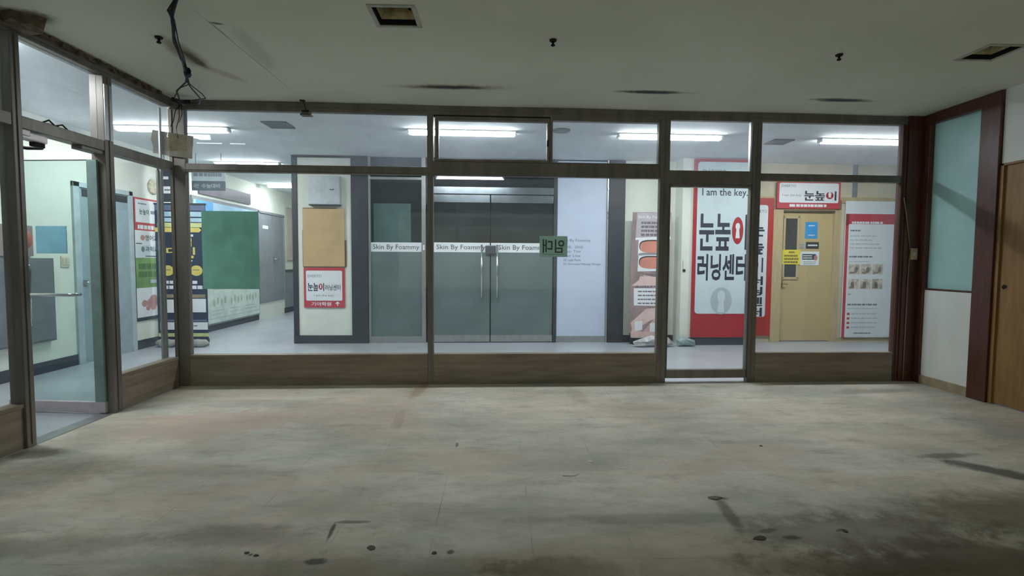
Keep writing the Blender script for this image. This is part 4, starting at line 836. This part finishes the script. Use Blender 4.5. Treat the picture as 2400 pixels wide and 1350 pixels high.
for i, e in enumerate(ends): cable(wob(base, .014) + e, .0065 if i < 2 else .004, mt=BLACK if i != 1 else M('dark_blue_cable', (36, 40, 62), .5))
for i in range(3): cable(wob(base, .022), .004)
cable([(-2.4, 4.07, 2.715), (-2.42, 4.1, 2.714), (-2.45, 4.16, 2.713)], .026, 'tape_wrap')
cable([(-3.06, 4.93, 2.755), (-3.0, 4.98, 2.742), (-2.93, 5.0, 2.75)], .022, 'tape_wrap')
cable([(-3.0, 4.99, 2.73), (-3.045, 4.96, 2.66), (-3.06, 4.95, 2.56), (-3.075, 4.93, 2.5)], .0035); cable([(-3.02, 4.97, 2.72), (-3.01, 4.96, 2.6), (-3.04, 4.96, 2.5), (-3.03, 4.96, 2.4)], .0035); cable([(-3.0, 4.98, 2.72), (-2.99, 4.97, 2.63), (-3.02, 4.97, 2.55)], .003)
def chunk(name, lab, cat, c, rx, ry, h, mat, n=11, grp=None, z=0, hang=False, jag=.35):
    pts = [(rx * math.cos(2 * PI * i / n) * random.uniform(1 - jag, 1 + jag * .4), ry * math.sin(2 * PI * i / n) * random.uniform(1 - jag, 1 + jag * .4)) for i in range(n)]
    mb = MB()
    a = [mb.bm.verts.new((x, y_, 0)) for x, y_ in pts]; b = [mb.bm.verts.new((x * .85, y_ * .85, h * random.uniform(.6, 1.1))) for x, y_ in pts]; t = mb.bm.verts.new((0, 0, h * .9))
    mb.bm.faces.new(a[::-1] if h > 0 else a)
    for i in range(n):
        j = (i + 1) % n; mb.bm.faces.new((a[i], a[j], b[j], b[i])); mb.bm.faces.new((b[i], b[j], t))
    bmesh.ops.recalc_face_normals(mb.bm, faces=mb.bm.faces[:])
    o = mb.build(name, mat, None, c); return tag(o, lab, cat, grp)
chunk('plaster_lump', 'broken brown plaster lump above the doorway post', 'plaster', (-3.06, 3.43, H), .16, .11, -.075, PLASTER, 14)
rg = MB(); random.seed(9); n = 40
for i in range(n):
    y0 = 3.48 + i * 1.36 / n; rg.box(y0, y0 + 1.36 / n + .004, -.012 - random.uniform(.0, .022), .01, 2.79 - random.uniform(.0, .03), 2.799)
o = rg.build('trim_plaster', PLASTER, None, (XL, 0, 0), QL); tag(o, 'ragged brown plaster edge along the left top beam', 'plaster edge', kind='structure')

# ------------------------------------------------------------------ debris on the floor
CH = M('pale_plaster_chip', (206, 204, 192), .8); DK = M('dark_chip', (84, 76, 64), .8)
G = 'chips of debris on the bare floor'
chunk('debris_chip', 'largest pale plaster flake on the bare floor', 'debris', (.43, 2.945, 0), .06, .045, .005, CH, 8, G)
chunk('debris_chip', 'small pale flake just behind the largest flake', 'debris', (.594, 3.133, 0), .025, .02, .003, CH, 7, G)
chunk('debris_chip', 'thin pale sliver right of the largest flake', 'debris', (.775, 3.03, 0), .05, .014, .002, CH, 8, G)
chunk('debris_chip', 'pale sliver on the floor before the front glass door', 'debris', (1.62, 3.5, 0), .05, .014, .002, CH, 8, G)
chunk('debris_chip', 'tiny dark crumb right of the sliver near the glass door', 'debris', (1.82, 3.39, 0), .015, .012, .004, DK, 7, G)
chunk('debris_chip', 'left one of two dark crumbs in the foreground', 'debris', (-1.078, 2.158, 0), .013, .01, .004, DK, 7, G)
chunk('debris_chip', 'right one of two dark crumbs in the foreground', 'debris', (-1.03, 2.138, 0), .014, .01, .004, DK, 7, G)
chunk('debris_chip', 'grey crumb right of the long floor crack', 'debris', (-.551, 2.188, 0), .022, .02, .005, M('grey_chip', (104, 102, 96), .8), 8, G)
chunk('debris_chip', 'dark crumb in the centre foreground between two tile joints', 'debris', (-.27, 2.143, 0), .013, .014, .004, DK, 7, G)
chunk('debris_chip', 'curled dark scrap on the floor in the right foreground', 'debris', (1.21, 2.235, 0), .045, .022, .005, DK, 9, G, jag=.6)
chunk('debris_chip', 'dark crumb farthest right in the foreground', 'debris', (1.645, 2.29, 0), .014, .02, .004, DK, 7, G)
chunk('debris_chip', 'dark flake lying on the tile joint before the right foreground', 'debris', (1.17, 2.632, 0), .045, .025, .005, M('olive_chip', (120, 114, 94), .8), 8, G)
